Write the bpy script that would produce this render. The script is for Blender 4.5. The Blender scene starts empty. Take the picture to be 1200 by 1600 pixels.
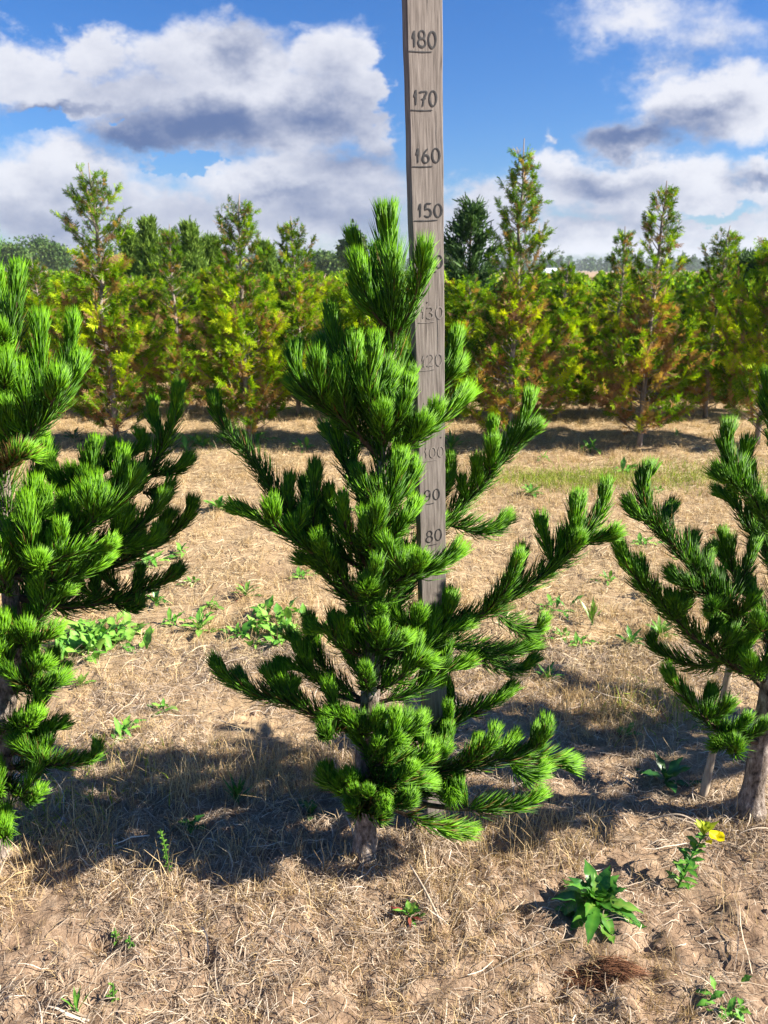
import bpy, math, random
import numpy as np
from math import radians, sin, cos, tan, pi, sqrt, atan2

SC = bpy.context.scene
COL = SC.collection
rng = np.random.default_rng(11)

# ------------------------------------------------------------------ camera
EYE = 1.404
PITCH = radians(17.5)
F = 0.75                                   # focal length / picture height
cam_d = bpy.data.cameras.new('camera')
cam = bpy.data.objects.new('camera', cam_d); COL.objects.link(cam)
cam.location = (0, 0, EYE); cam.rotation_euler = (pi/2 - PITCH, 0, 0)
cam_d.sensor_fit = 'VERTICAL'; cam_d.sensor_height = 36; cam_d.lens = 36*F
cam_d.clip_start = 0.05; cam_d.clip_end = 5000
cam_d.dof.use_dof = True; cam_d.dof.focus_distance = 1.75; cam_d.dof.aperture_fstop = 9.0
SC.camera = cam

def at(px, py, Y):
    """point at forward distance Y seen at photograph position (px, py)"""
    u = (px-600)/1200; v = (800-py)/1200
    dy = cos(PITCH)+v*sin(PITCH); dz = -sin(PITCH)+v*cos(PITCH)
    s = Y/dy
    return np.array([u*s, Y, EYE+dz*s])
def on_ground(px, py):
    u = (px-600)/1200; v = (800-py)/1200
    dy = cos(PITCH)+v*sin(PITCH); dz = -sin(PITCH)+v*cos(PITCH)
    s = -EYE/dz
    return u*s, dy*s

# ------------------------------------------------------------------ light
SUN_EL = radians(35); SUN_AZ = radians(99)        # azimuth clockwise from +Y
sun_dir = np.array([sin(SUN_AZ)*cos(SUN_EL), cos(SUN_AZ)*cos(SUN_EL), sin(SUN_EL)])
sd = bpy.data.lights.new('sun', 'SUN'); sd.energy = 5.0; sd.angle = radians(0.5); sd.color = (1.0, 0.92, 0.80)
sun = bpy.data.objects.new('sun', sd); COL.objects.link(sun)
import mathutils
sun.rotation_euler = mathutils.Vector(sun_dir).to_track_quat('Z', 'Y').to_euler()
sun.location = (3, -2, 4)
SC.view_settings.view_transform = 'Standard'; SC.view_settings.look = 'None'
SC.view_settings.exposure = 1.5; SC.view_settings.gamma = 1.0
SC.cycles.max_bounces = 6; SC.cycles.diffuse_bounces = 3; SC.cycles.transmission_bounces = 4
SC.cycles.transparent_max_bounces = 4; SC.cycles.volume_bounces = 0
SC.cycles.use_denoising = True

# ------------------------------------------------------------------ sky
W = bpy.data.worlds.new('World'); SC.world = W; W.use_nodes = True
nt = W.node_tree; nt.nodes.clear()
def N(t, **kw):
    n = nt.nodes.new(t)
    for k, v in kw.items(): setattr(n, k, v)
    return n
def L(a, b): nt.links.new(a, b)
def M(op, a, b=None, c=None, clamp=False):
    n = N('ShaderNodeMath', operation=op); n.use_clamp = clamp
    for i, x in enumerate((a, b, c)):
        if x is None: continue
        if isinstance(x, (int, float)): n.inputs[i].default_value = x
        else: L(x, n.inputs[i])
    return n.outputs[0]
def VM(op, a, b=None):
    n = N('ShaderNodeVectorMath', operation=op)
    for i, x in enumerate((a, b)):
        if x is None: continue
        if isinstance(x, tuple): n.inputs[i].default_value = x
        else: L(x, n.inputs[i])
    return n
def sstep(x, lo, hi):
    n = N('ShaderNodeMapRange', interpolation_type='SMOOTHSTEP'); L(x, n.inputs[0])
    n.inputs[1].default_value = lo; n.inputs[2].default_value = hi
    return n.outputs[0]
sky = N('ShaderNodeTexSky'); sky.sky_type = 'NISHITA'; sky.sun_disc = False
sky.sun_elevation = SUN_EL; sky.sun_rotation = SUN_AZ
sky.air_density = 1.0; sky.dust_density = 0.6; sky.ozone_density = 2.2; sky.altitude = 50
hsv = N('ShaderNodeHueSaturation'); hsv.inputs['Saturation'].default_value = 1.32; hsv.inputs['Value'].default_value = 0.95
L(sky.outputs[0], hsv.inputs['Color'])
tc = N('ShaderNodeTexCoord')
sep = N('ShaderNodeSeparateXYZ'); L(tc.outputs['Generated'], sep.inputs[0])
yy = M('MAXIMUM', sep.outputs[1], 0.05)
ca_ = M('DIVIDE', sep.outputs[0], yy); cb_ = M('DIVIDE', sep.outputs[2], yy)
cv = N('ShaderNodeCombineXYZ'); L(ca_, cv.inputs[0]); L(cb_, cv.inputs[1])
stretch = VM('MULTIPLY', cv.outputs[0], (1.0, 1.5, 1.0))
def noise(vec, scale, detail, rough=0.55, out=0):
    n = N('ShaderNodeTexNoise'); L(vec, n.inputs['Vector'])
    n.inputs['Scale'].default_value = scale; n.inputs['Detail'].default_value = detail
    n.inputs['Roughness'].default_value = rough
    return n.outputs[out]
wcol = noise(stretch.outputs[0], 7.0, 5, 0.55, 1)
wv = VM('MULTIPLY', VM('SUBTRACT', wcol, (.5, .5, .5)).outputs[0], (.11, .075, 0))
wfine = noise(stretch.outputs[0], 28.0, 8, 0.66, 1)
wv2 = VM('MULTIPLY', VM('SUBTRACT', wfine, (.5, .5, .5)).outputs[0], (.065, .05, 0))
pos = VM('ADD', VM('ADD', cv.outputs[0], wv.outputs[0]).outputs[0], wv2.outputs[0]).outputs[0]
nz = noise(stretch.outputs[0], 11.0, 9, 0.63)
nz2 = noise(VM('ADD', stretch.outputs[0], (3.1, .7, 0)).outputs[0], 5.0, 5, 0.5)
def blobs(lst):
    cur = None
    for (px, py, rx, ry, w) in lst:
        v = (800-py)/1200; den = cos(PITCH)+v*sin(PITCH)
        a = (px-600)/1200/den; b = (-sin(PITCH)+v*cos(PITCH))/den
        ra = rx/1200/den; rb = ry/1200/den**2
        q = VM('LENGTH', VM('MULTIPLY', VM('SUBTRACT', pos, (a, b, 0)).outputs[0], (1/ra, 1/rb, 0)).outputs[0])
        e = M('MULTIPLY', M('SUBTRACT', 1.0, q.outputs['Value']), w)
        cur = e if cur is None else M('SMOOTH_MAX', cur, e, 0.15)
    return cur
body = blobs([(150, 75, 75, 55, 1), (25, 105, 100, 60, 1), (330, 95, 190, 85, 1), (520, 100, 95, 90, 1), (400, 180, 220, 95, 1.1),
              (590, 190, 60, 90, .9), (160, 150, 190, 50, 1), (250, 205, 140, 50, .9), (90, 300, 190, 95, 1), (480, 300, 210, 90, 1), (300, 345, 420, 60, 1), (-150, 200, 140, 60, 1), (-200, 330, 220, 90, 1),
              (760, 330, 110, 60, .9), (1000, 28, 120, 42, .34), (1120, 50, 100, 60, .32), (1020, 112, 75, 26, .30), (930, 50, 40, 45, .28),
              (1120, 170, 150, 75, 1), (990, 215, 110, 40, .9), (1280, 150, 130, 60, .8), (1000, 295, 220, 65, 1), (860, 270, 70, 40, .8), (850, 215, 18, 18, .5), (1190, 270, 60, 30, .8),
              (900, 375, 330, 40, 1), (1080, 320, 230, 70, .9), (560, 150, 75, 80, 1), (1250, 370, 150, 30, .8), (1500, 250, 200, 80, .9), (-500, 180, 200, 90, .9), (1800, 120, 250, 80, .9)])
holes = blobs([(285, 262, 60, 16, 1), (70, 185, 60, 28, 1), (205, 197, 18, 10, .7), (1110, 330, 100, 14, .8), (660, 130, 90, 110, .8)])
dens = M('ADD', M('ADD', body, M('MULTIPLY', M('SUBTRACT', nz, .5), 1.0)), M('MULTIPLY', M('MAXIMUM', holes, 0.0), -1.5))
alpha = M('MULTIPLY', sstep(dens, -0.08, 0.46), 0.97)
dark = blobs([(330, 200, 200, 58, 1), (90, 165, 150, 22, .9), (230, 225, 110, 38, .9), (480, 190, 150, 50, .8), (390, 75, 60, 45, .55), (560, 255, 130, 40, .45), (430, 310, 120, 28, .55),
              (1000, 208, 130, 38, 1), (1090, 185, 70, 25, .6), (1190, 285, 60, 22, .8), (930, 300, 130, 22, .5), (900, 165, 30, 20, .3), (40, 330, 120, 40, .35), (1060, 85, 90, 22, .35), (90, 340, 220, 50, .5), (500, 340, 220, 45, .5), (1000, 345, 260, 30, .45), (520, 130, 60, 40, .35), (150, 130, 120, 40, .3)])
sh = M('ADD', M('ADD', dark, M('MULTIPLY', M('SUBTRACT', nz2, .5), .9)), M('MULTIPLY', M("SUBTRACT", nz, .5), -1.1))
shade = sstep(sh, -0.48, 1.02)
cmix = N('ShaderNodeMix', data_type='RGBA'); L(shade, cmix.inputs[0])
cmix.inputs[6].default_value = (6.1, 6.2, 6.7, 1); cmix.inputs[7].default_value = (.90, 1.36, 2.75, 1)
smix = N('ShaderNodeMix', data_type='RGBA'); L(alpha, smix.inputs[0]); skt = VM('MULTIPLY', hsv.outputs[0], (.60, .80, 1.14)); L(skt.outputs[0], smix.inputs[6]); L(cmix.outputs[2], smix.inputs[7])
bg = N('ShaderNodeBackground'); bg.inputs['Strength'].default_value = 0.051; L(smix.outputs[2], bg.inputs[0])
wo = N('ShaderNodeOutputWorld'); L(bg.outputs[0], wo.inputs[0])

# ------------------------------------------------------------------ materials
def mat(name, rough=0.7, spec=0.3):
    m = bpy.data.materials.new(name); m.use_nodes = True
    b = m.node_tree.nodes['Principled BSDF']
    b.inputs['Roughness'].default_value = rough
    b.inputs['Specular IOR Level'].default_value = spec
    return m, m.node_tree, b
def ramp(t, stops):
    r = t.nodes.new('ShaderNodeValToRGB'); e = r.color_ramp.elements
    while len(e) < len(stops): e.new(0.5)
    for i, (p, c) in enumerate(stops):
        e[i].position = p; e[i].color = (*c, 1)
    return r
def tinted(name, stops, rough=0.6, spec=0.3, transl=0.0, tw=(1, 1, .7)):
    """colour from the per-leaf 'tint' attribute; thin leaves let some light through"""
    m, t, b = mat(name, rough, spec)
    a = t.nodes.new('ShaderNodeAttribute'); a.attribute_name = 'tint'
    r = ramp(t, stops); t.links.new(a.outputs['Fac'], r.inputs[0])
    t.links.new(r.outputs[0], b.inputs['Base Color'])
    if transl:
        tr = t.nodes.new('ShaderNodeBsdfTranslucent'); mx = t.nodes.new('ShaderNodeMixShader')
        mul = t.nodes.new('ShaderNodeMix'); mul.data_type = 'RGBA'; mul.blend_type = 'MULTIPLY'; mul.inputs[0].default_value = 1
        t.links.new(r.outputs[0], mul.inputs[6]); mul.inputs[7].default_value = (*[min(x*1.0, 2) for x in tw], 1)
        t.links.new(mul.outputs[2], tr.inputs[0])
        mx.inputs[0].default_value = transl
        o = t.nodes['Material Output']
        t.links.new(b.outputs[0], mx.inputs[1]); t.links.new(tr.outputs[0], mx.inputs[2]); t.links.new(mx.outputs[0], o.inputs[0])
    return m
def noisy(name, stops, scale, rough=0.85, spec=0.2, stretch=(1, 1, 1), detail=8, bump=0.0, bdist=0.004, coord='Object', distort=0.0, nrough=.6):
    m, t, b = mat(name, rough, spec)
    tcn = t.nodes.new('ShaderNodeTexCoord'); mp = t.nodes.new('ShaderNodeMapping'); mp.inputs['Scale'].default_value = stretch
    t.links.new(tcn.outputs[coord], mp.inputs[0])
    n = t.nodes.new('ShaderNodeTexNoise'); n.inputs['Scale'].default_value = scale; n.inputs['Detail'].default_value = detail
    n.inputs['Roughness'].default_value = nrough; n.inputs['Distortion'].default_value = distort
    t.links.new(mp.outputs[0], n.inputs[0])
    r = ramp(t, stops); t.links.new(n.outputs[0], r.inputs[0]); t.links.new(r.outputs[0], b.inputs['Base Color'])
    if bump:
        bp = t.nodes.new('ShaderNodeBump'); bp.inputs['Strength'].default_value = bump; bp.inputs['Distance'].default_value = bdist
        t.links.new(n.outputs[0], bp.inputs['Height']); t.links.new(bp.outputs[0], b.inputs['Normal'])
    return m

M_NEEDLE = tinted('pine_needles', [(0, (.22, .12, .035)), (.12, (.18, .15, .03)), (.2, (.030, .080, .008)), (.55, (.070, .205, .012)), (1, (.205, .46, .012))], .45, .22, .34, (1.3, 1.2, .3))
M_BARK = noisy('pine_bark', [(.36, (.04, .03, .024)), (.47, (.19, .15, .12)), (.56, (.30, .245, .205)), (.68, (.54, .47, .40))], 75, .9, .2, (1, 1, .45), 8, 1.0, .012, nrough=.72)
M_TWIG = noisy('pine_twig_bark', [(.35, (.035, .025, .016)), (.65, (.11, .075, .045))], 90, .9)
M_THUJA = tinted('thuja_sprays', [(0, (.20, .095, .05)), (.14, (.44, .28, .14)), (.22, (.30, .26, .06)), (.3, (.04, .10, .010)), (.55, (.145, .31, .009)), (.8, (.35, .51, .011)), (1, (.57, .66, .02))],   .65, .12, .45, (1.25, 1.15, .35))
M_DARKC = tinted('dark_conifer_foliage', [(0, (.02, .05, .016)), (.5, (.045, .10, .025)), (1, (.09, .18, .035))], .6, .25, .2)
M_MIDC = tinted('mid_conifer_foliage', [(0, (.05, .10, .02)), (.5, (.12, .22, .028)), (1, (.24, .36, .05))], .6, .2, .25)
M_FAR = tinted('far_foliage', [(0, (.035, .08, .02)), (.5, (.07, .14, .03)), (1, (.13, .20, .05))], .8, .1, .15)
M_TBARK = noisy('thuja_bark', [(.35, (.13, .10, .08)), (.55, (.29, .245, .205)), (.75, (.52, .47, .41))], 25, .9, .2, (1, 1, .3))
M_STRAW = tinted('dry_straw', [(0, (.11, .075, .045)), (.35, (.35, .26, .145)), (.7, (.64, .51, .31)), (1, (.82, .71, .48))], .7, .25, .15)
M_OLDSTRAW = tinted('weathered_straw', [(0, (.12, .085, .06)), (.35, (.31, .235, .165)), (.7, (.55, .445, .33)), (1, (.76, .66, .53))], .7, .25, .15)
M_DRYG = tinted('dry_grass', [(0, (.22, .145, .08)), (.4, (.48, .34, .165)), (.8, (.66, .50, .28)), (1, (.78, .63, .40))], .7, .25, .25)
M_GREENG = tinted('green_grass', [(0, (.10, .18, .02)), (.5, (.24, .33, .03)), (1, (.42, .50, .04))], .6, .3, .3)
M_LEAF = tinted('weed_leaf', [(0, (.02, .08, .015)), (.5, (.045, .17, .02)), (.8, (.10, .27, .03)), (1, (.22, .36, .06))], .38, .5, .25, (1.2, 1.2, .5))
M_DOCK = tinted('dock_leaf', [(0, (.03, .13, .02)), (.5, (.10, .30, .035)), (1, (.28, .52, .08))], .5, .3, .25)
M_RED = tinted('red_weed_leaf', [(0, (.22, .04, .035)), (1, (.40, .11, .08))], .5, .4, .25)
M_YELLOW = tinted('yellow_petal', [(0, (.55, .55, .02)), (1, (.85, .72, .0))], .5, .3, .35)
M_FIBRE = tinted('brown_fibres', [(0, (.07, .03, .016)), (1, (.26, .12, .06))], .8, .2)
M_SOILC = noisy('soil_clod', [(.35, (.12, .075, .05)), (.65, (.30, .21, .145))], 40, .95, .1, bump=.6)
M_STONE = noisy('field_stone', [(.35, (.25, .24, .23)), (.65, (.42, .40, .38))], 30, .8, .3, bump=.3)
M_WOOD = noisy('weathered_board', [(.28, (.065, .054, .048)), (.45, (.155, .132, .116)), (.6, (.225, .195, .172)), (.8, (.33, .29, .26))], 14, .85, .25, (16, 16, .9), 9, .5, .0015, distort=.35, nrough=.62)
M_STAKE = noisy('pale_stake_wood', [(.3, (.26, .20, .14)), (.7, (.50, .41, .31))], 20, .8, .25, (6, 6, .6), 6)
M_INK = noisy('black_marker_ink', [(.38, (.012, .012, .014)), (.75, (.05, .047, .046))], 120, .6, .3)
M_FADED = noisy('faded_marker_ink', [(.35, (.11, .095, .085)), (.6, (.22, .19, .17))], 160, .7, .3)
M_VFADED = noisy('almost_gone_marker_ink', [(.42, (.17, .145, .13)), (.5, (.235, .205, .18))], 200, .8, .2)
M_ROOF = noisy('pale_roof_sheet', [(.3, (.5, .56, .6)), (.7, (.62, .68, .72))], 2, .5)

# ground: sandy soil with patches of bleached litter
m, t, b = mat('field_soil', .95, .1); M_GROUND = m
tcn = t.nodes.new('ShaderNodeTexCoord')
def gn(scale, detail, rough=.6):
    n = t.nodes.new('ShaderNodeTexNoise'); n.inputs['Scale'].default_value = scale; n.inputs['Detail'].default_value = detail; n.inputs['Roughness'].default_value = rough
    t.links.new(tcn.outputs['Object'], n.inputs[0]); return n
n1 = gn(1.3, 5); n2 = gn(22, 8, .65); n3 = gn(130, 6, .7)
r1 = ramp(t, [(.3, (.19, .12, .07)), (.5, (.40, .285, .165)), (.7, (.60, .46, .275))]); t.links.new(n2.outputs[0], r1.inputs[0])
r2 = ramp(t, [(.35, (.32, .225, .135)), (.7, (.62, .47, .28))]); t.links.new(n1.outputs[0], r2.inputs[0])
mx = t.nodes.new('ShaderNodeMix'); mx.data_type = 'RGBA'; mx.inputs[0].default_value = .4
t.links.new(r1.outputs[0], mx.inputs[6]); t.links.new(r2.outputs[0], mx.inputs[7])
r3 = ramp(t, [(.33, (.5, .45, .42)), (.6, (1, 1, 1))]); t.links.new(n3.outputs[0], r3.inputs[0])
ml = t.nodes.new('ShaderNodeMix'); ml.data_type = 'RGBA'; ml.blend_type = 'MULTIPLY'; ml.inputs[0].default_value = .8
spx = t.nodes.new('ShaderNodeSeparateXYZ'); t.links.new(tcn.outputs['Object'], spx.inputs[0])
ad = t.nodes.new('ShaderNodeMath'); ad.operation = 'MULTIPLY_ADD'; t.links.new(n1.outputs[0], ad.inputs[0]); ad.inputs[1].default_value = 1.2; t.links.new(spx.outputs[1], ad.inputs[2])
mr = t.nodes.new('ShaderNodeMapRange'); mr.interpolation_type = 'SMOOTHSTEP'; t.links.new(ad.outputs[0], mr.inputs[0]); mr.inputs[1].default_value = 2.0; mr.inputs[2].default_value = 3.0; mr.inputs[3].default_value = .75; mr.inputs[4].default_value = 0
tl_ = t.nodes.new('ShaderNodeMix'); tl_.data_type = 'RGBA'; t.links.new(mr.outputs[0], tl_.inputs[0]); t.links.new(mx.outputs[2], tl_.inputs[6])
r5 = ramp(t, [(.3, (.13, .085, .06)), (.5, (.29, .20, .14)), (.7, (.45, .335, .245))]); t.links.new(n2.outputs[0], r5.inputs[0]); t.links.new(r5.outputs[0], tl_.inputs[7])
t.links.new(tl_.outputs[2], ml.inputs[6]); t.links.new(r3.outputs[0], ml.inputs[7]); t.links.new(ml.outputs[2], b.inputs['Base Color'])
bp = t.nodes.new('ShaderNodeBump'); bp.inputs['Strength'].default_value = .8; bp.inputs['Distance'].default_value = .006
t.links.new(n3.outputs[0], bp.inputs['Height']); t.links.new(bp.outputs[0], b.inputs['Normal'])

# ------------------------------------------------------------------ mesh helpers
class MB:
    """collects triangles and quads with a tint per vertex and links them as ONE mesh object"""
    def __init__(s): s.v = []; s.t = []; s.q = []; s.tr = []; s.n = 0
    def add(s, v, quads=None, tris=None, tint=0.5):
        v = np.asarray(v, float).reshape(-1, 3)
        s.v.append(v)
        s.t.append(np.full(len(v), tint) if np.isscalar(tint) else np.asarray(tint, float).ravel())
        if quads is not None and len(quads): s.q.append(np.asarray(quads).reshape(-1, 4)+s.n)
        if tris is not None and len(tris): s.tr.append(np.asarray(tris).reshape(-1, 3)+s.n)
        s.n += len(v)
    def ribbons(s, C, Wd, side, tint):
        """C (n,k,3) centre lines, Wd (n,k) half widths, side (n,3) or (n,k,3)"""
        n, k, _ = C.shape
        if n == 0: return
        if side.ndim == 2: side = np.repeat(side[:, None, :], k, 1)
        a = C-side*Wd[..., None]; c = C+side*Wd[..., None]
        V = np.stack([a, c], 2).reshape(n, k*2, 3)
        base = (np.arange(n)*k*2)[:, None]
        i = np.arange(k-1)*2
        q = np.stack([base+i, base+i+1, base+i+3, base+i+2], -1).reshape(-1, 4)
        tint = np.repeat(np.asarray(tint, float)[:, None], k*2, 1) if np.ndim(tint) else tint
        s.add(V.reshape(-1, 3), q, None, tint)
    def prisms(s, C, R, tint):
        """three-sided tapering needles, C (n,3,3) centre lines, R (n,) base radius"""
        n = len(C)
        if n == 0: return
        d = unit(C[:, 2]-C[:, 0])
        ref = np.where(np.abs(d[:, 2:3]) < .9, np.array([[0, 0, 1.]]), np.array([[1., 0, 0]]))
        u = unit(np.cross(d, ref)); w = np.cross(d, u)
        ring = []
        for (ci, rr) in ((0, .8), (1, 1.0)):
            for k in range(3):
                an = 2*pi*k/3
                ring.append(C[:, ci]+(u*cos(an)+w*sin(an))*(R*rr)[:, None])
        V = np.stack(ring+[C[:, 2]], 1)
        b = (np.arange(n)*7)[:, None]
        q = np.concatenate([b+np.array([[k, (k+1) % 3, 3+(k+1) % 3, 3+k]]) for k in range(3)])
        tr = np.concatenate([b+np.array([[3+k, 3+(k+1) % 3, 6]]) for k in range(3)])
        tint = np.repeat(np.asarray(tint, float)[:, None], 7, 1) if np.ndim(tint) else tint
        s.add(V.reshape(-1, 3), q, tr, tint)
    def tube(s, P, R, sides=8, cap=True, tint=.5):
        P = np.asarray(P, float); n = len(P); R = np.broadcast_to(np.asarray(R, float), (n,))
        T = unit(np.gradient(P, axis=0)); ref = np.array([0, 1., 0]) if abs(T[0, 1]) < .8 else np.array([1., 0, 0])
        u = unit(np.cross(T, ref)); w = np.cross(T, u)
        an = np.arange(sides)*2*pi/sides
        V = P[:, None, :]+(u[:, None, :]*np.cos(an)[None, :, None]+w[:, None, :]*np.sin(an)[None, :, None])*R[:, None, None]
        i = np.arange(n-1)[:, None]*sides; j = np.arange(sides)[None, :]; j2 = (j+1) % sides
        q = np.stack([i+j, i+j2, i+sides+j2, i+sides+j], -1).reshape(-1, 4)
        V = V.reshape(-1, 3); tr = None
        if cap:
            V = np.concatenate([V, P[-1:]+T[-1:]*R[-1]*.6, P[:1]-T[:1]*R[0]*.2])
            k = np.arange(sides); e = (n-1)*sides
            tr = np.concatenate([np.stack([e+k, e+(k+1) % sides, np.full(sides, n*sides)], -1), np.stack([(k+1) % sides, k, np.full(sides, n*sides+1)], -1)])
        s.add(V, q, tr, tint)
    def leaf(s, P, Wd, side, up, tint, fold=.25, wave=0.0, ph=0.0):
        """one blade with a folded midrib: P (k,3), Wd (k,)"""
        k = len(P); ii = np.arange(k)
        wv = wave*np.sin(ii*1.9+ph)[:, None]*up
        a = P-side*Wd[:, None]+up*(Wd*fold)[:, None]+wv*Wd[:, None]*2
        c = P+side*Wd[:, None]+up*(Wd*fold)[:, None]-wv*Wd[:, None]*2
        V = np.stack([a, P, c], 1).reshape(-1, 3); q = []
        for i in range(k-1):
            for j in range(2): q.append((i*3+j, i*3+j+1, i*3+3+j+1, i*3+3+j))
        s.add(V, q, None, np.clip(tint+np.tile([-.08, .22, -.08], k)+np.repeat(rng.normal(0, .05, k), 3), 0, 1) if np.isscalar(tint) else tint)
    def build(s, name, material, parent=None, loc=None, smooth=True):
        V = np.concatenate(s.v); T = np.concatenate(s.t)
        if loc is not None: V = V-np.asarray(loc)[None, :]
        q = np.concatenate(s.q) if s.q else np.zeros((0, 4), int); tr = np.concatenate(s.tr) if s.tr else np.zeros((0, 3), int)
        me = bpy.data.meshes.new(name)
        me.vertices.add(len(V)); me.vertices.foreach_set('co', V.astype(np.float32).ravel())
        loops = np.concatenate([q.ravel(), tr.ravel()]).astype(np.int32)
        me.loops.add(len(loops)); me.loops.foreach_set('vertex_index', loops)
        st = np.concatenate([np.arange(len(q))*4, len(q)*4+np.arange(len(tr))*3]).astype(np.int32)
        me.polygons.add(len(st)); me.polygons.foreach_set('loop_start', st)
        me.polygons.foreach_set('use_smooth', np.full(len(st), smooth))
        me.update(calc_edges=True)
        at_ = me.attributes.new('tint', 'FLOAT', 'POINT'); at_.data.foreach_set('value', T.astype(np.float32))
        me.materials.append(material)
        o = bpy.data.objects.new(name, me); COL.objects.link(o)
        if parent is not None: o.parent = parent
        elif loc is not None: o.location = loc
        return o
def unit(v):
    return v/np.maximum(np.linalg.norm(v, axis=-1, keepdims=True), 1e-9)
def thing(name, label, cat, loc=(0, 0, 0), group=None):
    o = bpy.data.objects.new(name, None); COL.objects.link(o); o.location = tuple(float(c) for c in loc); o.empty_display_size = .05
    o['label'] = label; o['category'] = cat
    if group: o['group'] = group
    return o
def tag(o, label=None, cat=None, group=None, kind=None):
    for k, v in (('label', label), ('category', cat), ('group', group), ('kind', kind)):
        if v: o[k] = v
    return o
def dup(root, loc, rot, scale, label, group=None):
    r = root.copy(); COL.objects.link(r); r.location = loc; r.rotation_euler = (0, 0, rot); r.scale = scale; r['label'] = label
    if group: r['group'] = group
    for ch in [o for o in COL.objects if o.parent == root]:
        c = ch.copy(); COL.objects.link(c); c.parent = r
        for g in [o for o in COL.objects if o.parent == ch]:
            e = g.copy(); COL.objects.link(e); e.parent = c
    return r
def spline(pts, step=.008):
    P = np.asarray(pts, float)
    if len(P) == 2: P = np.stack([P[0], (P[0]+P[1])/2, P[1]])
    Q = np.concatenate([[2*P[0]-P[1]], P, [2*P[-1]-P[-2]]]); out = []
    for i in range(len(P)-1):
        p0, p1, p2, p3 = Q[i:i+4]; n = max(2, int(np.linalg.norm(p2-p1)/step))
        tt = np.linspace(0, 1, n, endpoint=False)[:, None]
        out.append(.5*((2*p1)+(-p0+p2)*tt+(2*p0-5*p1+4*p2-p3)*tt**2+(-p0+3*p1-3*p2+p3)*tt**3))
    return np.concatenate(out+[P[-1:]])
def vnoise(x, y, seed=0):
    xi = np.floor(x).astype(np.int64); yi = np.floor(y).astype(np.int64); fx = x-xi; fy = y-yi
    fx = fx*fx*(3-2*fx); fy = fy*fy*(3-2*fy)
    def h(a, b):
        n = (a*374761393+b*668265263+seed*974634777) & 0xffffffff
        n = ((n ^ (n >> 13))*1274126177) & 0xffffffff
        return ((n ^ (n >> 16)) & 0xffff)/65535.0
    return (h(xi, yi)*(1-fx)+h(xi+1, yi)*fx)*(1-fy)+(h(xi, yi+1)*(1-fx)+h(xi+1, yi+1)*fx)*fy
HOLLOWS = [(*on_ground(px, py), rx, ry, dp) for (px, py, rx, ry, dp) in [(165, 1482, .045, .022, .038), (310, 1500, .03, .018, .028), (60, 1530, .035, .02, .025), (1005, 1490, .03, .016, .022), (700, 1360, .05, .02, .026),
    (865, 1555, .03, .018, .026), (420, 1345, .035, .018, .022), (560, 1540, .03, .016, .022), (1150, 1520, .03, .014, .02), (1110, 1420, .03, .016, .022), (240, 1580, .04, .016, .028), (500, 1450, .03, .014, .02), (760, 1460, .03, .016, .02), (975, 985, .12, .05, .05), (330, 975, .12, .05, .045)]]
FEET = [on_ground(572, 1345), on_ground(1168, 1280), on_ground(-8, 1350)]
def gh(x, y):
    """height of the ground"""
    x = np.asarray(x, float); y = np.asarray(y, float)
    near = np.clip((16-np.abs(y))/8, 0, 1)
    z = (vnoise(x*1.7, y*1.7, 1)-.5)*.035+(vnoise(x*6, y*6, 2)-.5)*.022
    c = vnoise(x*19, y*19, 3); z = z+np.clip((3.6-y)/1.6, .25, 1)*(np.maximum(c-.45, 0)*.022*vnoise(x*3, y*3, 5)*2-np.maximum(.3-c, 0)*.03)
    z = z+(vnoise(x*45, y*45, 4)-.5)*.015*np.clip((4-y)/2, .2, 1)
    for (hx, hy) in FEET: z = z+.022*np.exp(-np.minimum(((x-hx)**2+(y-hy)**2)/.0049, 40))
    for (hx, hy, rx_, ry_, dp) in HOLLOWS:
        e = ((x-hx)/rx_)**2+((y-hy)/ry_)**2
        z = z-dp*np.exp(-np.minimum(e, 40))+dp*.25*np.exp(-np.minimum(((x-hx-rx_*1.5)/rx_)**2+((y-hy)/ry_)**2, 40))
    return z*near
def rnd(a, b, n=None): return rng.uniform(a, b, n)

# ------------------------------------------------------------------ ground
def lines(segs):
    out = []
    for a, b_, st in segs: out.append(np.arange(a, b_, st))
    return np.concatenate(out+[[segs[-1][1]]])
gx = lines([(-900, -200, 100), (-200, -40, 20), (-40, -8, 2), (-8, -3, .1), (-3, -1.3, .03), (-1.3, 1.3, .0115), (1.3, 3, .03), (3, 8, .1), (8, 40, 2), (40, 200, 20), (200, 900, 100)])
gy = lines([(-40, -4, 4), (-4, .7, .1), (.7, 2.4, .0115), (2.4, 4.5, .025), (4.5, 12, .07), (12, 20, .5), (20, 60, 4), (60, 200, 20), (200, 1500, 100)])
X, Y = np.meshgrid(gx, gy); Z = gh(X, Y)
g = MB(); nx = len(gx); ny = len(gy)
i = np.arange(ny-1)[:, None]*nx; j = np.arange(nx-1)[None, :]
g.add(np.stack([X, Y, Z], -1).reshape(-1, 3), np.stack([i+j, i+j+1, i+nx+j+1, i+nx+j], -1).reshape(-1, 4))
tag(g.build('ground', M_GROUND), 'sandy brown field soil strewn with dry litter', 'ground', kind='structure')

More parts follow.
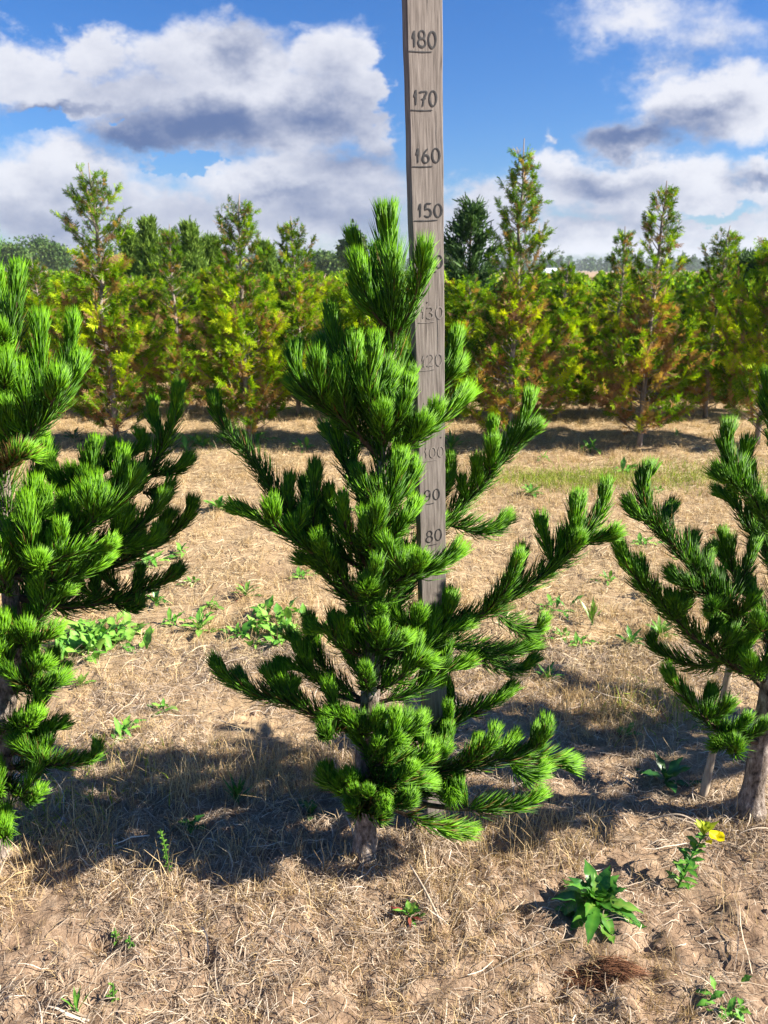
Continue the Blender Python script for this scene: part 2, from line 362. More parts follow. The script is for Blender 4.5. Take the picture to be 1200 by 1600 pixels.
# ------------------------------------------------------------------ pines in the front row
def needles_along(mb, P, old=0.0, dens=1.0, tip=True, length=.056, fresh=1.0, dead=0.0, start=0.0):
    """needles round a stem P (m,3), rising towards its tip"""
    seg = np.linalg.norm(np.diff(P, axis=0), axis=1); cum = np.concatenate([[0], np.cumsum(seg)]); Lt = cum[-1]
    n = int(Lt*100*27*dens*(1-start))
    s = rng.uniform(start*Lt, Lt, n)
    s = s[rng.random(n) < np.clip(1.05-(Lt-s)/.16, .55, 1)]
    if tip: s = np.concatenate([s, rng.uniform(max(0, Lt-.035), Lt, int(118*dens))])
    n = len(s)
    base = np.stack([np.interp(s, cum, P[:, k]) for k in range(3)], 1)
    T = unit(np.gradient(P, axis=0)); tan_ = unit(np.stack([np.interp(s, cum, T[:, k]) for k in range(3)], 1))
    ref = np.where(np.abs(tan_[:, 2:3]) < .9, np.array([[0, 0, 1.]]), np.array([[1., 0, 0]]))
    u = unit(np.cross(tan_, ref)); w = np.cross(tan_, u)
    az = rng.uniform(0, 2*pi, n); rad = u*np.cos(az)[:, None]+w*np.sin(az)[:, None]
    dt = Lt-s; length = length*rng.uniform(.80, 1.05); dens = dens*rng.uniform(.8, 1.1); hue = rng.normal(0, .06)
    if tip:
        f = np.clip((dt-.025)/.11, 0, 1); ang = np.radians((1-f)*np.sqrt(rng.random(n))*37+f*(42+rng.normal(0, 9, n)))
    else: ang = np.radians(44+rng.normal(0, 8, n))
    d = tan_*np.cos(ang)[:, None]+rad*np.sin(ang)[:, None]
    d[:, 2] += rng.uniform(.08, .30, n)+.18*np.clip(dt/.12, 0, 1)
    d = unit(d)
    ln = np.minimum(np.clip((dt+.048)/np.cos(ang), .048, 1), length*(.95+.38*np.clip(dt/.11, 0, 1)))*np.where(dt < .04, rng.uniform(.92, 1.04, n), rng.uniform(.8, 1.1, n))
    curve = unit(tan_+np.array([0, 0, .8]))
    mid = base+d*(ln*.5)[:, None]; end = base+unit(d+curve*.28)*ln[:, None]
    end = end+rng.normal(0, .0022, (n, 3))
    tint = np.clip(.46+.45*fresh*np.exp(-dt/.05)+rng.normal(hue, .21, n), .2, 1) if tip else np.clip(.34+rng.normal(0, .08, n), .2, .6)
    dd = dead*np.clip(dt/.12, .1, 1); tint = np.where(rng.random(n) < dd+.02*np.clip(dt/.1, 0, 1), rng.uniform(0, .14, n), tint)
    mb.prisms(np.stack([base, mid, end], 1), np.full(n, .00126)*rng.uniform(.85, 1.2, n), tint)

def branch(tree, base, pts, sides=(), dead=0.0, Y0=1.5, fresh=1.0, dens=1.0, start=.12, label=None):
    """one main branch with its side shoots: wood mesh under the tree, needles under the wood"""
    wood = MB(); nd = MB()
    W3 = [at(px, py, Y0+dy) for (px, py, dy) in pts]
    P = spline(W3); Lt = np.linalg.norm(np.diff(P, axis=0), axis=1).sum()
    wood.tube(P, np.linspace(.0042+.011*min(Lt, .7), .0028, len(P)), 7)
    needles_along(nd, P, dead=dead, fresh=fresh, dens=dens, start=start)
    for sp in sides:
        S = spline([at(px, py, Y0+dy) for (px, py, dy) in sp]); ls = np.linalg.norm(np.diff(S, axis=0), axis=1).sum()
        wood.tube(S, np.linspace(.0036+.006*ls, .0026, len(S)), 6)
        needles_along(nd, S, dead=dead, fresh=fresh, dens=dens)
    for k in range(int(Lt/.12)):                       # short inner shoots
        q = P[int(len(P)*rnd(.12, .72))]; a2 = rnd(0, 2*pi); l_ = rnd(.05, .11); dd = np.array([sin(a2)*.6, cos(a2)*.6-.15, .75])
        S = spline([q, q+dd*l_*.6, q+dd*l_*.9+np.array([0, 0, .012])]); wood.tube(S, np.linspace(.0035, .0025, len(S)), 5); needles_along(nd, S, dead=dead, fresh=fresh*.75, dens=dens*.7)
    o = wood.build('branch', M_TWIG, tree, base)
    if label: o['label'] = label
    nd.build('needles', M_NEEDLE, o, base)
def auto_branch(tree, base, root, az, el, ln, n_side=2, dens=.75):
    wood = MB(); nd = MB()
    d = np.array([sin(az)*cos(el), cos(az)*cos(el), sin(el)]); d2 = unit(d+np.array([0, 0, .9]))
    pts = [root, root+d*ln*.4, root+d*ln*.7+np.array([0, 0, .03]), root+d*ln*.8+d2*ln*.25]
    P = spline(pts); wood.tube(P, np.linspace(.004+.01*ln, .0028, len(P)), 6); needles_along(nd, P, dens=dens, start=.15)
    for k in range(n_side):
        q = P[int(len(P)*rnd(.4, .8))]; a2 = az+rnd(-1, 1); dd = np.array([sin(a2)*.5, cos(a2)*.5, .8])
        S = spline([q, q+dd*ln*.15, q+dd*ln*.25+np.array([0, 0, .03])]); wood.tube(S, np.linspace(.005, .0026, len(S)), 6); needles_along(nd, S, dens=dens)
    o = wood.build('branch', M_TWIG, tree, base); nd.build('needles', M_NEEDLE, o, base)
def pine(label, Y0, trunk_px, r0, needle_from, branches, autos, name='pine_tree'):
    T = [at(px, py, Y0+dy) for (px, py, dy) in trunk_px]
    base = T[0].copy(); base[2] = float(gh(base[0], base[1]))-.01
    T[0][2] = base[2]
    tree = thing(name, label, 'pine tree', base, 'young pines in the front row')
    P = spline(T, .015); n = len(P); tt = np.linspace(0, 1, n)
    rr = r0*(1-tt)**.85+.0035; rr = rr*(1+.06*np.sin(tt*60)*np.exp(-tt*3)); rr[:4] *= np.array([1.6, 1.32, 1.15, 1.06])
    tm = MB(); tm.tube(P, rr, 14)
    to = tm.build('trunk', M_BARK, tree, base)
    nm = MB(); k = int(n*needle_from); needles_along(nm, P[k:], dens=.95, fresh=1, length=.074)
    nm.build('needles', M_NEEDLE, to, base)
    for b_ in branches:
        kw = dict(b_[2]) if len(b_) > 2 else {}
        branch(tree, base, b_[0], b_[1], Y0=Y0, **kw)
    for (f, az, el, ln) in autos:
        auto_branch(tree, base, P[int(f*(n-1))], radians(az), radians(el), ln*.8)
    return tree

CT = [(572, 1345, 0), (570, 1200, 0), (580, 1060, 0), (577, 960, 0), (588, 860, 0), (597, 760, 0), (600, 680, 0), (612, 560, 0), (609, 450, 0), (604, 352, 0)]
CB = [
 ([(609, 520, 0), (580, 480, -.03), (560, 424, -.04)], [[(580, 490, -.02), (565, 470, .01), (560, 452, .01)]]),
 ([(611, 530, 0), (612, 470, -.06), (612, 418, -.075)], []),
 ([(611, 535, 0), (640, 485, -.04), (662, 432, -.05)], []),
 ([(610, 520, 0), (597, 460, .06), (592, 408, .07)], []),
 ([(598, 720, 0), (540, 660, -.05), (492, 625, -.08), (466, 592, -.09), (462, 562, -.09)], [[(510, 645, -.05), (478, 622, .0), (462, 607, .01)], [(545, 665, -.05), (535, 620, -.1), (532, 590, -.11)]]),
 ([(600, 700, 0), (560, 620, -.04), (530, 560, -.02), (517, 500, 0)], [[(560, 620, -.04), (552, 580, -.07), (552, 545, -.07)], [(540, 580, -.02), (508, 545, .02)]]),
 ([(600, 700, 0), (575, 620, -.10), (582, 575, -.12), (585, 545, -.12)], []),
 ([(602, 690, 0), (627, 645, -.10), (637, 612, -.11)], []),
 ([(601, 695, 0), (597, 665, -.11), (597, 650, -.14)], []),
 ([(602, 715, 0), (655, 682, -.05), (700, 645, -.06), (722, 625, -.06)], [[(675, 665, -.06), (680, 648, -.08)], [(640, 690, -.05), (660, 668, -.1)]]),
 ([(604, 700, 0), (650, 640, .18), (695, 580, .22), (712, 535, .22)], [[(690, 600, .22), (708, 585, .2), (715, 575, .2)]]),
 ([(590, 850, 0), (660, 800, .2), (697, 760, .22), (703, 725, .22)], []),
 ([(577, 965, 0), (520, 890, -.05), (470, 850, -.08), (410, 815, -.1), (372, 798, -.1)],
  [[(470, 850, -.08), (445, 800, .0), (400, 725, .08), (350, 668, .12), (336, 632, .12)], [(455, 815, -.03), (450, 785, -.04), (452, 760, -.04)],
   [(492, 865, -.06), (490, 800, -.05), (492, 742, -.05)], [(430, 825, -.1), (425, 800, -.14)], [(520, 895, -.05), (500, 850, -.13)]]),
 ([(583, 900, 0), (545, 835, -.08), (535, 788, -.1)], [[(550, 850, -.08), (520, 800, -.04), (515, 775, -.04)]]),
 ([(588, 870, 0), (575, 845, -.13), (572, 822, -.15)], []),
 ([(590, 840, 0), (573, 800, -.03), (572, 782, -.03)], []),
 ([(592, 850, 0), (605, 795, -.10), (619, 745, -.13), (623, 728, -.13)], [[(605, 800, -.1), (640, 755, -.08), (642, 738, -.08)]]),
 ([(592, 865, 0), (625, 825, -.1), (642, 800, -.1)], []),
 ([(582, 920, 0), (620, 906, -.10), (665, 893, -.12), (695, 878, -.12), (708, 868, -.12)], [[(645, 898, -.11), (655, 880, -.16)]]),
 ([(580, 935, 0), (575, 930, -.12), (572, 918, -.2)], []),
 ([(588, 885, 0), (650, 860, .2), (720, 790, .24), (770, 735, .22), (815, 670, .2), (826, 630, .2)],
  [[(780, 725, .22), (772, 690, .25), (770, 670, .25)], [(805, 695, .2), (835, 672, .18)], [(700, 820, .24), (755, 832, .2), (785, 818, .2)], [(745, 765, .22), (745, 730, .18)]]),
 ([(582, 1010, 0), (660, 985, .02), (740, 965, 0), (800, 930, -.02), (860, 890, -.02), (902, 850, -.02), (935, 805, -.02), (944, 768, -.02)],
  [[(895, 858, -.02), (898, 815, -.04), (901, 793, -.04)], [(885, 868, -.02), (902, 848, -.06)], [(905, 850, -.02), (945, 842, -.04), (953, 838, -.05)],
   [(755, 960, 0), (788, 922, -.06), (808, 880, -.08)], [(770, 955, 0), (825, 990, .02), (845, 975, .02)], [(690, 980, .0), (705, 945, -.03)], [(640, 990, 0), (655, 965, -.06)]]),
 ([(580, 1030, 0), (690, 1005, .06), (770, 1022, .06), (828, 1012, .06)], [[(740, 1015, .06), (800, 1048, .1), (830, 1035, .1)], [(700, 1010, .06), (690, 1050, .04)]]),
 ([(580, 1015, 0), (603, 1015, -.1), (628, 1002, -.12)], [[(590, 1015, -.06), (592, 985, -.13)]]),
 ([(580, 1020, 0), (555, 1000, -.03), (545, 985, -.04)], []),
 ([(577, 1080, 0), (572, 1070, -.10), (571, 1050, -.16)], []),
 ([(571, 1155, 0), (520, 1130, -.04), (460, 1102, -.06), (400, 1085, -.08), (360, 1065, -.08), (340, 1042, -.08)], [[(440, 1095, -.06), (452, 1078, -.05)], [(530, 1135, -.05), (512, 1150, -.16), (508, 1145, -.18)], [(390, 1082, -.08), (375, 1060, -.05)]], dict(dead=.12)),
 ([(571, 1150, 0), (560, 1140, -.08), (545, 1125, -.1)], [[(571, 1150, -.05), (590, 1125, -.1)]]),
 ([(572, 1155, 0), (630, 1148, -.06), (655, 1133, -.08)], []),
 ([(571, 1220, 0), (540, 1238, -.06), (527, 1222, -.08)], [[(560, 1228, -.03), (545, 1215, -.1)], [(550, 1234, -.04), (515, 1225, -.02), (512, 1212, -.02)]]),
 ([(571, 1235, 0), (590, 1262, -.10), (598, 1258, -.15)], [[(580, 1250, -.06), (575, 1240, -.14)], [(585, 1255, -.08), (630, 1258, -.12), (640, 1250, -.13)]], dict(dead=.3)),
 ([(571, 1228, 0), (558, 1245, -.08), (553, 1238, -.12)], [], dict(dead=.15)),
 ([(572, 1182, 0), (584, 1180, -.08), (590, 1165, -.12)], []),
 ([(571, 1250, 0), (560, 1268, -.08), (552, 1262, -.11)], [[(565, 1260, -.05), (590, 1275, -.11), (598, 1270, -.12)]], dict(dead=.35)),
 ([(571, 1200, 0), (600, 1190, -.08), (612, 1172, -.1)], [[(590, 1194, -.06), (650, 1195, -.08), (668, 1180, -.09)]], dict(dead=.1)),
 ([(572, 1215, 0), (640, 1240, .0), (700, 1225, .02), (715, 1205, .02)], [[(650, 1240, 0), (665, 1215, -.03)], [(610, 1230, .0), (620, 1200, .05)]], dict(dead=.15)),
 ([(571, 1210, 0), (610, 1222, -.08), (640, 1205, -.12)], [[(600, 1220, -.08), (600, 1250, -.14)], [(610, 1222, -.08), (660, 1225, -.1)]], dict(dead=.2)),
 ([(574, 1145, 0), (660, 1152, .08), (720, 1122, .1), (770, 1098, .08), (796, 1080, .08)], [[(700, 1135, .08), (700, 1110, .05)]], dict(dead=.08)),
 ([(571, 1190, 0), (680, 1205, .0), (760, 1192, -.02), (820, 1178, -.02), (838, 1150, -.02)], [[(800, 1185, -.02), (860, 1190, -.03), (882, 1195, -.04)], [(740, 1195, -.01), (745, 1165, .02)], [(830, 1176, -.02), (850, 1150, -.05), (852, 1138, -.05)], [(720, 1198, 0), (760, 1170, -.06), (768, 1155, -.06)], [(660, 1204, 0), (690, 1175, -.05)], [(790, 1186, -.02), (820, 1210, -.05), (840, 1205, -.05)], [(700, 1203, 0), (705, 1240, -.06)], [(770, 1192, 0), (800, 1160, .04)]], dict(dead=.12)),
 ([(572, 1240, 0), (700, 1262, -.05), (800, 1262, -.08), (836, 1248, -.08)], [], dict(dead=.15, start=.6)),
 ([(572, 1245, 0), (650, 1280, -.08), (700, 1300, -.1)], [[(680, 1290, -.09), (725, 1300, -.1)]], dict(dead=.35, start=.5, dens=.6)),
]
CA = [(.28, 20, 25, .32), (.3, -60, 20, .30), (.42, 40, 25, .34), (.44, -30, 25, .36), (.52, -75, 30, .3), (.6, 10, 35, .3), (.6, -40, 35, .3), (.22, 150, 30, .22), (.27, 210, 25, .24), (.33, 130, 30, .24), (.38, 230, 30, .24), (.43, 170, 35, .2), (.36, 100, 25, .3), (.3, 260, 25, .28), (.47, 120, 35, .22), (.47, 250, 35, .24), (.7, 30, 45, .25), (.72, -25, 45, .22), (.3, 85, 15, .3)]
centre_pine = pine('bushy green young pine in front of the measuring board', 1.576, CT, .026, .33, CB, CA)

RT = [(1168, 1280, 0), (1188, 1170, 0), (1204, 1060, 0), (1216, 950, 0), (1230, 800, 0), (1238, 650, 0), (1246, 560, 0)]
RB = [
 ([(1226, 860, 0), (1190, 800, -.05), (1155, 755, -.06), (1135, 710, -.06), (1136, 680, -.06)], [[(1165, 768, -.05), (1140, 752, -.1), (1128, 745, -.1)], [(1185, 795, -.05), (1175, 755, 0), (1172, 735, 0)], [(1150, 745, -.06), (1160, 720, -.02), (1165, 705, -.02)]], dict(fresh=.8)),
 ([(1214, 1010, 0), (1142, 957, -.06), (1160, 905, -.05), (1177, 855, -.05)], [[(1142, 957, -.06), (1105, 910, -.08), (1060, 860, -.1), (1020, 815, -.1), (1003, 770, -.1), (1010, 745, -.1)], [(1030, 825, -.1), (1045, 800, -.06)], [(1100, 905, -.08), (1105, 872, -.05)], [(1115, 930, -.08), (1080, 918, -.12), (1058, 905, -.12)], [(1125, 950, -.06), (1110, 950, -.16)], [(1025, 815, -.1), (1000, 808, -.12), (988, 795, -.12)], [(1075, 880, -.1), (1080, 850, -.06)]], dict(fresh=.8)),
 ([(1203, 1065, 0), (1145, 1040, -.02), (1090, 1000, -.05), (1030, 942, -.08), (988, 895, -.1), (972, 866, -.1)], [[(1010, 920, -.09), (1000, 890, -.07)], [(1060, 970, -.06), (1050, 940, -.1)], [(1130, 1035, -.02), (1085, 1040, .05), (1030, 1018, .06), (1022, 1005, .06)], [(1100, 1005, -.04), (1120, 975, -.02)], [(1140, 1040, -.02), (1170, 1000, -.05)]], dict(fresh=.8)),
 ([(1190, 1160, 0), (1140, 1150, -.06), (1100, 1122, -.1), (1062, 1080, -.1), (1047, 1058, -.1)], [[(1140, 1150, -.06), (1148, 1175, -.16), (1148, 1165, -.2)], [(1150, 1150, -.08), (1120, 1165, -.15)], [(1100, 1122, -.1), (1110, 1090, -.08)]]),
 ([(1214, 960, 0), (1190, 985, -.12), (1182, 970, -.16)], []),
 ([(1208, 1040, 0), (1180, 1050, -.1), (1170, 1035, -.12)], []),
 ([(1235, 720, 0), (1208, 650, -.03), (1202, 600, -.03)], []),
 ([(1232, 780, 0), (1215, 720, .08), (1208, 690, .1)], []),
 ([(1222, 900, 0), (1200, 870, .1), (1190, 830, .12)], []),
]
RA = [(f, az, el, ln) for f in (.22, .34, .46, .6, .74) for (az, el, ln) in ((60+rnd(-20, 20), 22, .38), (115+rnd(-20, 20), 22, .36)     )] + \
     [(.3, -20, 20, .3), (.45, -25, 25, .3), (.6, -40, 30, .26), (.85, 90, 45, .2), (.4, 180, 22, .22)]
pine('dark green young pine with a pale stake beside its trunk', 1.72, RT, .026, .36, RB, RA)

LT = [(-8, 1350, 0), (6, 1130, 0), (20, 1000, 0), (14, 900, 0), (5, 750, 0), (0, 650, 0), (-14, 500, 0), (-20, 395, 0)]
LB = [
 ([(0, 650, 0), (10, 565, -.05), (24, 480, -.06), (27, 435, -.06)], [[(5, 620, -.04), (8, 590, -.12), (8, 570, -.12)], [(18, 520, -.06), (0, 470, -.02), (-5, 440, -.02)], [(15, 540, -.05), (-2, 520, -.14)]]),
 ([(2, 725, 0), (40, 690, -.05), (85, 640, -.06), (110, 600, -.06), (122, 575, -.06)], [[(65, 660, -.05), (62, 580, -.04), (62, 515, -.04)], [(95, 628, -.06), (108, 560, -.01), (113, 508, -.01)], [(50, 680, -.05), (35, 620, -.08), (30, 590, -.08)], [(75, 650, -.05), (90, 600, -.12)], [(30, 700, -.04), (10, 640, -.1)]]),
 ([(2, 740, 0), (25, 715, -.08), (42, 712, -.1)], [], dict(dead=.9, label='brown dead needles on a short shoot')),
 ([(13, 892, 0), (60, 882, -.05), (120, 864, -.08), (160, 858, -.08), (170, 852, -.09)], [[(50, 884, -.05), (45, 835, -.1), (42, 795, -.1)], [(55, 884, -.06), (62, 880, -.16)], [(90, 872, -.06), (95, 830, -.09)], [(30, 888, -.03), (20, 850, -.08), (15, 830, -.08)]]),
 ([(14, 885, 0), (100, 842, .05), (180, 792, .1), (240, 722, .12), (270, 665, .12), (278, 618, .12)], [[(255, 695, .12), (242, 660, .14), (240, 640, .14)], [(235, 745, .12), (275, 735, .1), (287, 725, .1)], [(225, 770, .12), (250, 775, .08), (260, 765, .08)], [(150, 815, .07), (142, 745, .05), (148, 705, .05)], [(165, 805, .06), (182, 755, .0), (190, 722, .0)], [(195, 780, .08), (215, 755, .04)], [(115, 835, .04), (113, 808, -.02), (115, 790, -.02)], [(135, 825, .03), (158, 795, -.05), (162, 780, -.05)]]),
 ([(14, 890, 0), (90, 850, -.02), (150, 812, -.02), (195, 772, -.02), (207, 748, -.02)], [(([(150, 812, -.02), (150, 780, -.06), (148, 765, -.06)])), [(110, 838, -.02), (80, 800, -.06), (75, 780, -.06)]]),
 ([(12, 880, 0), (80, 822, .1), (130, 765, .12), (168, 718, .12), (174, 702, .12)], [[(120, 778, .12), (112, 745, .1)], [(150, 742, .12), (215, 705, .14), (220, 690, .14)]]),
 ([(14, 895, 0), (120, 868, .02), (200, 832, .04), (240, 800, .04), (252, 785, .04)], [[(180, 842, .04), (185, 808, .0)], [(140, 860, .02), (225, 850, .02), (240, 838, .02)]]),
 ([(14, 900, 0), (90, 905, -.05), (140, 890, -.06), (160, 878, -.06)], [], dict(fresh=.5)),
 ([(15, 905, 0), (150, 892, .15), (240, 852, .2), (288, 815, .2), (298, 795, .2)], [[(200, 872, .18), (215, 840, .16)], [(245, 848, .2), (262, 815, .2)]], dict(dead=.05)),
 ([(16, 930, 0), (100, 948, .05), (190, 934, .1), (250, 912, .1), (272, 898, .1)], [[(90, 946, .04), (95, 930, .0), (92, 918, -.02)], [(170, 938, .09), (205, 950, .06), (215, 945, .05)], [(150, 940, .08), (150, 905, .1)], [(210, 930, .1), (218, 900, .12)]], dict(dead=.1, fresh=.4)),
 ([(20, 1010, 0), (55, 1002, -.08), (82, 990, -.1)], [[(35, 1005, -.05), (40, 985, -.1)], [(20, 1010, 0), (5, 990, -.1)]], dict(dead=.12)),
 ([(17, 1065, 0), (60, 1075, -.06), (92, 1065, -.08)], [], dict(dead=.15)),
 ([(12, 1130, 0), (40, 1135, -.1), (55, 1122, -.12)], [], {}),
 ([(5, 1200, 0), (80, 1195, -.06), (138, 1188, -.08), (150, 1172, -.08)], [[(70, 1195, -.06), (30, 1165, -.1)]], dict(dead=.12, fresh=.5)),
 ([(2, 1215, 0), (40, 1248, -.1), (58, 1242, -.12)], [], dict(dead=.1)),
 ([(0, 1250, 0), (5, 1305, -.12), (6, 1295, -.15)], [], {}),
]
LA = [(f, az, el, ln) for f in (.2, .33, .46, .6, .74) for (az, el, ln) in ((-70+rnd(-25, 25), 22, .36), (-130+rnd(-25, 25), 25, .3), (0+rnd(-25, 25), 22, .3))] + [(.14, 150, 25, .2), (.2, 100, 25, .24), (.26, 170, 30, .2), (.32, 120, 30, .24), (.38, 160, 30, .22), (.44, 110, 30, .26), (.5, 160, 35, .22), (.57, 120, 35, .22)]
pine('tall young pine at the left edge, its upright shoots reaching into view', 1.56, LT, .027, .5, LB, LA)

# the row goes on to the right: the next pine shades the right one
nx_ = (2.06, 1.86)
dup(centre_pine, (nx_[0], nx_[1], float(gh(*nx_))), 2.1, (1.02, 1.02, 1.0), 'next young pine of the row beyond the right edge, shading its neighbour', 'young pines in the front row')
# ------------------------------------------------------------------ measuring board with hand-written heights
A = at(672, 846, 1.690); B = at(655, 0, 1.690)
dirv = (B-A)/(B[2]-A[2]); foot = A-dirv*A[2]
bt = thing('measuring_board', 'tall weathered grey wooden board with hand-written heights in centimetres', 'measuring board', foot)
bt.rotation_euler = (0, atan2(dirv[0], 1.0), radians(20))
H = 2.02; ksec = 150; zz = np.linspace(-.03, H, ksec)
wd = .0285+(.0365-.0285)*np.clip(zz/1.9, 0, 1); th = .013
bm = MB(); prof = [(-1, -1), (-1, 1), (1, 1), (1, -1)]
V = []
for z, w_ in zip(zz, wd):
    e = .0004*sin(z*23)+.0003*sin(z*61+1)+(.0016 if rng.random() < .05 else 0)*rng.random()
    ch = .0016
    for (x, y) in [(-w_+e, -th+ch), (-w_+ch+e, -th), (w_-ch-e, -th), (w_-e, -th+ch), (w_-e, th-ch), (w_-ch-e, th), (-w_+ch+e, th), (-w_+e, th-ch)]: V.append((x, y, z))
q = []
for i_ in range(ksec-1):
    for j_ in range(8): q.append((i_*8+j_, i_*8+(j_+1) % 8, i_*8+8+(j_+1) % 8, i_*8+8+j_))
e_ = (ksec-1)*8
bm.add(V, q+[(e_, e_+1, e_+2, e_+3), (e_, e_+3, e_+4, e_+7), (e_+4, e_+5, e_+6, e_+7)])
bo = bm.build('board', M_WOOD, bt, smooth=False)
def arc(cx, cy, rx, ry, a0, a1, n=14):
    return [(cx+rx*cos(radians(a0+(a1-a0)*k/(n-1))), cy+ry*sin(radians(a0+(a1-a0)*k/(n-1)))) for k in range(n)]
G = {'0': [arc(.5, .5, .42, .5, 90, 462, 22)],
     '1': [[(.22, .55), (.42, .82), (.56, 1.0), (.55, .5), (.54, 0)]],
     '2': [arc(.48, .72, .4, .28, 165, -30, 10)+[(.5, .28), (.08, .03), (.95, .06)]],
     '3': [arc(.42, .75, .38, .25, 150, -80, 10)+arc(.42, .26, .44, .26, 85, -150, 12)],
     '4': [[(.45, 1), (.1, .4), (.95, .42)], [(.7, .75), (.68, 0)]],
     '5': [[(.9, 1), (.3, .98), (.2, .58)]+arc(.45, .3, .42, .31, 120, -150, 14)],
     '6': [[(.72, 1), (.4, .75), (.18, .4)]+arc(.5, .27, .36, .27, 180, 530, 16)],
     '7': [[(.05, .95), (.5, 1.0), (.95, .98), (.6, .5), (.42, 0)], [(.3, .5), (.85, .55)]],
     '8': [arc(.5, .75, .33, .25, 270, 630, 14)+arc(.5, .26, .42, .26, 90, -270, 16)],
     '9': [arc(.45, .7, .37, .29, 0, 360, 16)+[(.8, .5), (.72, .2), (.45, .0), (.1, .1)]]}
for (cx, z0, z1, w_) in [(.006, 1.86, 1.98, .0006), (-.012, 1.42, 1.47, .0005), (.017, 1.22, 1.36, .0006), (.020, 1.62, 1.70, .0005), (-.016, 1.02, 1.09, .0006)]:
    ck = MB(); zq = np.linspace(z0, z1, 14); xq = cx+np.cumsum(rng.normal(0, .00035, 14)); wq = w_*np.sin(np.linspace(.15, 3.0, 14))
    ck.ribbons(np.stack([xq, np.full(14, -th-.0006), zq], 1)[None], wq[None], np.array([[1., 0, 0]]), np.array([.1])); ck.build('crack', M_INK, bt)
for (cx, cz) in [(.012, 1.455), (-.006, 1.34), (.022, 1.05)]:
    ck = MB(); an = np.linspace(0, 2*pi, 9)[:-1]; ck.add([(cx+.0016*cos(a), -th-.0007, cz+.0019*sin(a)) for a in an]+[(cx, -th-.0007, cz)], None, [(k, (k+1) % 8, 8) for k in range(8)]); ck.build('nail_hole', M_INK, bt)
def mark(text, z, x0, hgt, wdt, pen, m_, ul, seed):
    r_ = random.Random(seed); mb = MB(); yf = -th-.0009
    def stroke(pts, pen_):
        P = np.array([(x, 0, z_) for (x, z_) in pts]); P = spline(P, .0012)
        n = len(P); T = np.gradient(P, axis=0); T = unit(T); side = np.stack([T[:, 2], np.zeros(n), -T[:, 0]], 1)
        wv = pen_*(1+.18*np.sin(np.arange(n)*.31+seed))*np.clip(np.minimum(np.arange(n)+2, n+1-np.arange(n))/4, .5, 1)
        a = P-side*wv[:, None]; c = P+side*wv[:, None]; a[:, 1] = c[:, 1] = yf; P2 = P.copy(); P2[:, 1] = yf-.0002
        V_ = np.stack([a, P2, c], 1).reshape(-1, 3)
        q_ = [(i*3+j, i*3+j+1, i*3+4+j, i*3+3+j) for i in range(n-1) for j in range(2)]
        mb.add(V_, q_)
    x = x0
    for ch in text:
        w_ = wdt*(.62 if ch == '1' else 1.0); dz = r_.uniform(-.0012, .0012); sl = r_.uniform(.0, .12)
        for st in G[ch]:
            stroke([(x+p[0]*w_+sl*p[1]*w_*.5, z+.0075+dz+p[1]*hgt) for p in st], pen)
        x += w_*1.2
    stroke([(ul[0], z), ((ul[0]+ul[1])/2, z-.0004), (ul[1], z+.0006)], pen*.62)
    o = mb.build('height_mark', m_, bt); o['label'] = 'hand-written number %s underlined in black marker' % text
mark('180', 1.8, -.029, .027, .0175, .0018, M_INK, (-.0345, .013), 1)
mark('170', 1.7, -.028, .026, .017, .0018, M_INK, (-.034, .012), 2)
mark('160', 1.6, -.0265, .0255, .0185, .0018, M_INK, (-.033, .011), 3)
mark('150', 1.5, -.0235, .0245, .0185, .0018, M_INK, (-.032, .021), 4)
mark('140', 1.4, -.0225, .024, .018, .0018, M_INK, (-.031, .017), 5)
mark('130', 1.3, -.021, .0235, .0175, .0015, M_FADED, (-.0265, .011), 6)
mark('120', 1.2, -.021, .025, .0165, .0011, M_FADED, (-.0275, .0095), 7)
mark('110', 1.1, -.022, .024, .0165, .0010, M_VFADED, (-.027, .012), 8)
mark('100', 1.0, -.019, .023, .0165, .0010, M_VFADED, (-.0265, .012), 9)
mark('90', 0.9, -.0205, .025, .0175, .0011, M_INK, (-.0165, .004), 10)
mark('80', 0.8, -.019, .0275, .0185, .0011, M_INK, (-.0205, .0105), 11)

# ------------------------------------------------------------------ stake beside the right pine
s0 = at(1097, 1248, 1.80); s1 = at(1150, 985, 1.86); s0[2] = float(gh(s0[0], s0[1]))-.02
sm = MB(); P = spline([s0, (s0+s1)/2+np.array([.004, 0, 0]), s1], .03); sm.tube(P, .0108+.001*np.sin(np.arange(len(P))*.9), 9)
tag(sm.build('wooden_stake', M_STAKE, None, s0), 'pale bare wooden stake leaning beside the right pine trunk', 'stake')

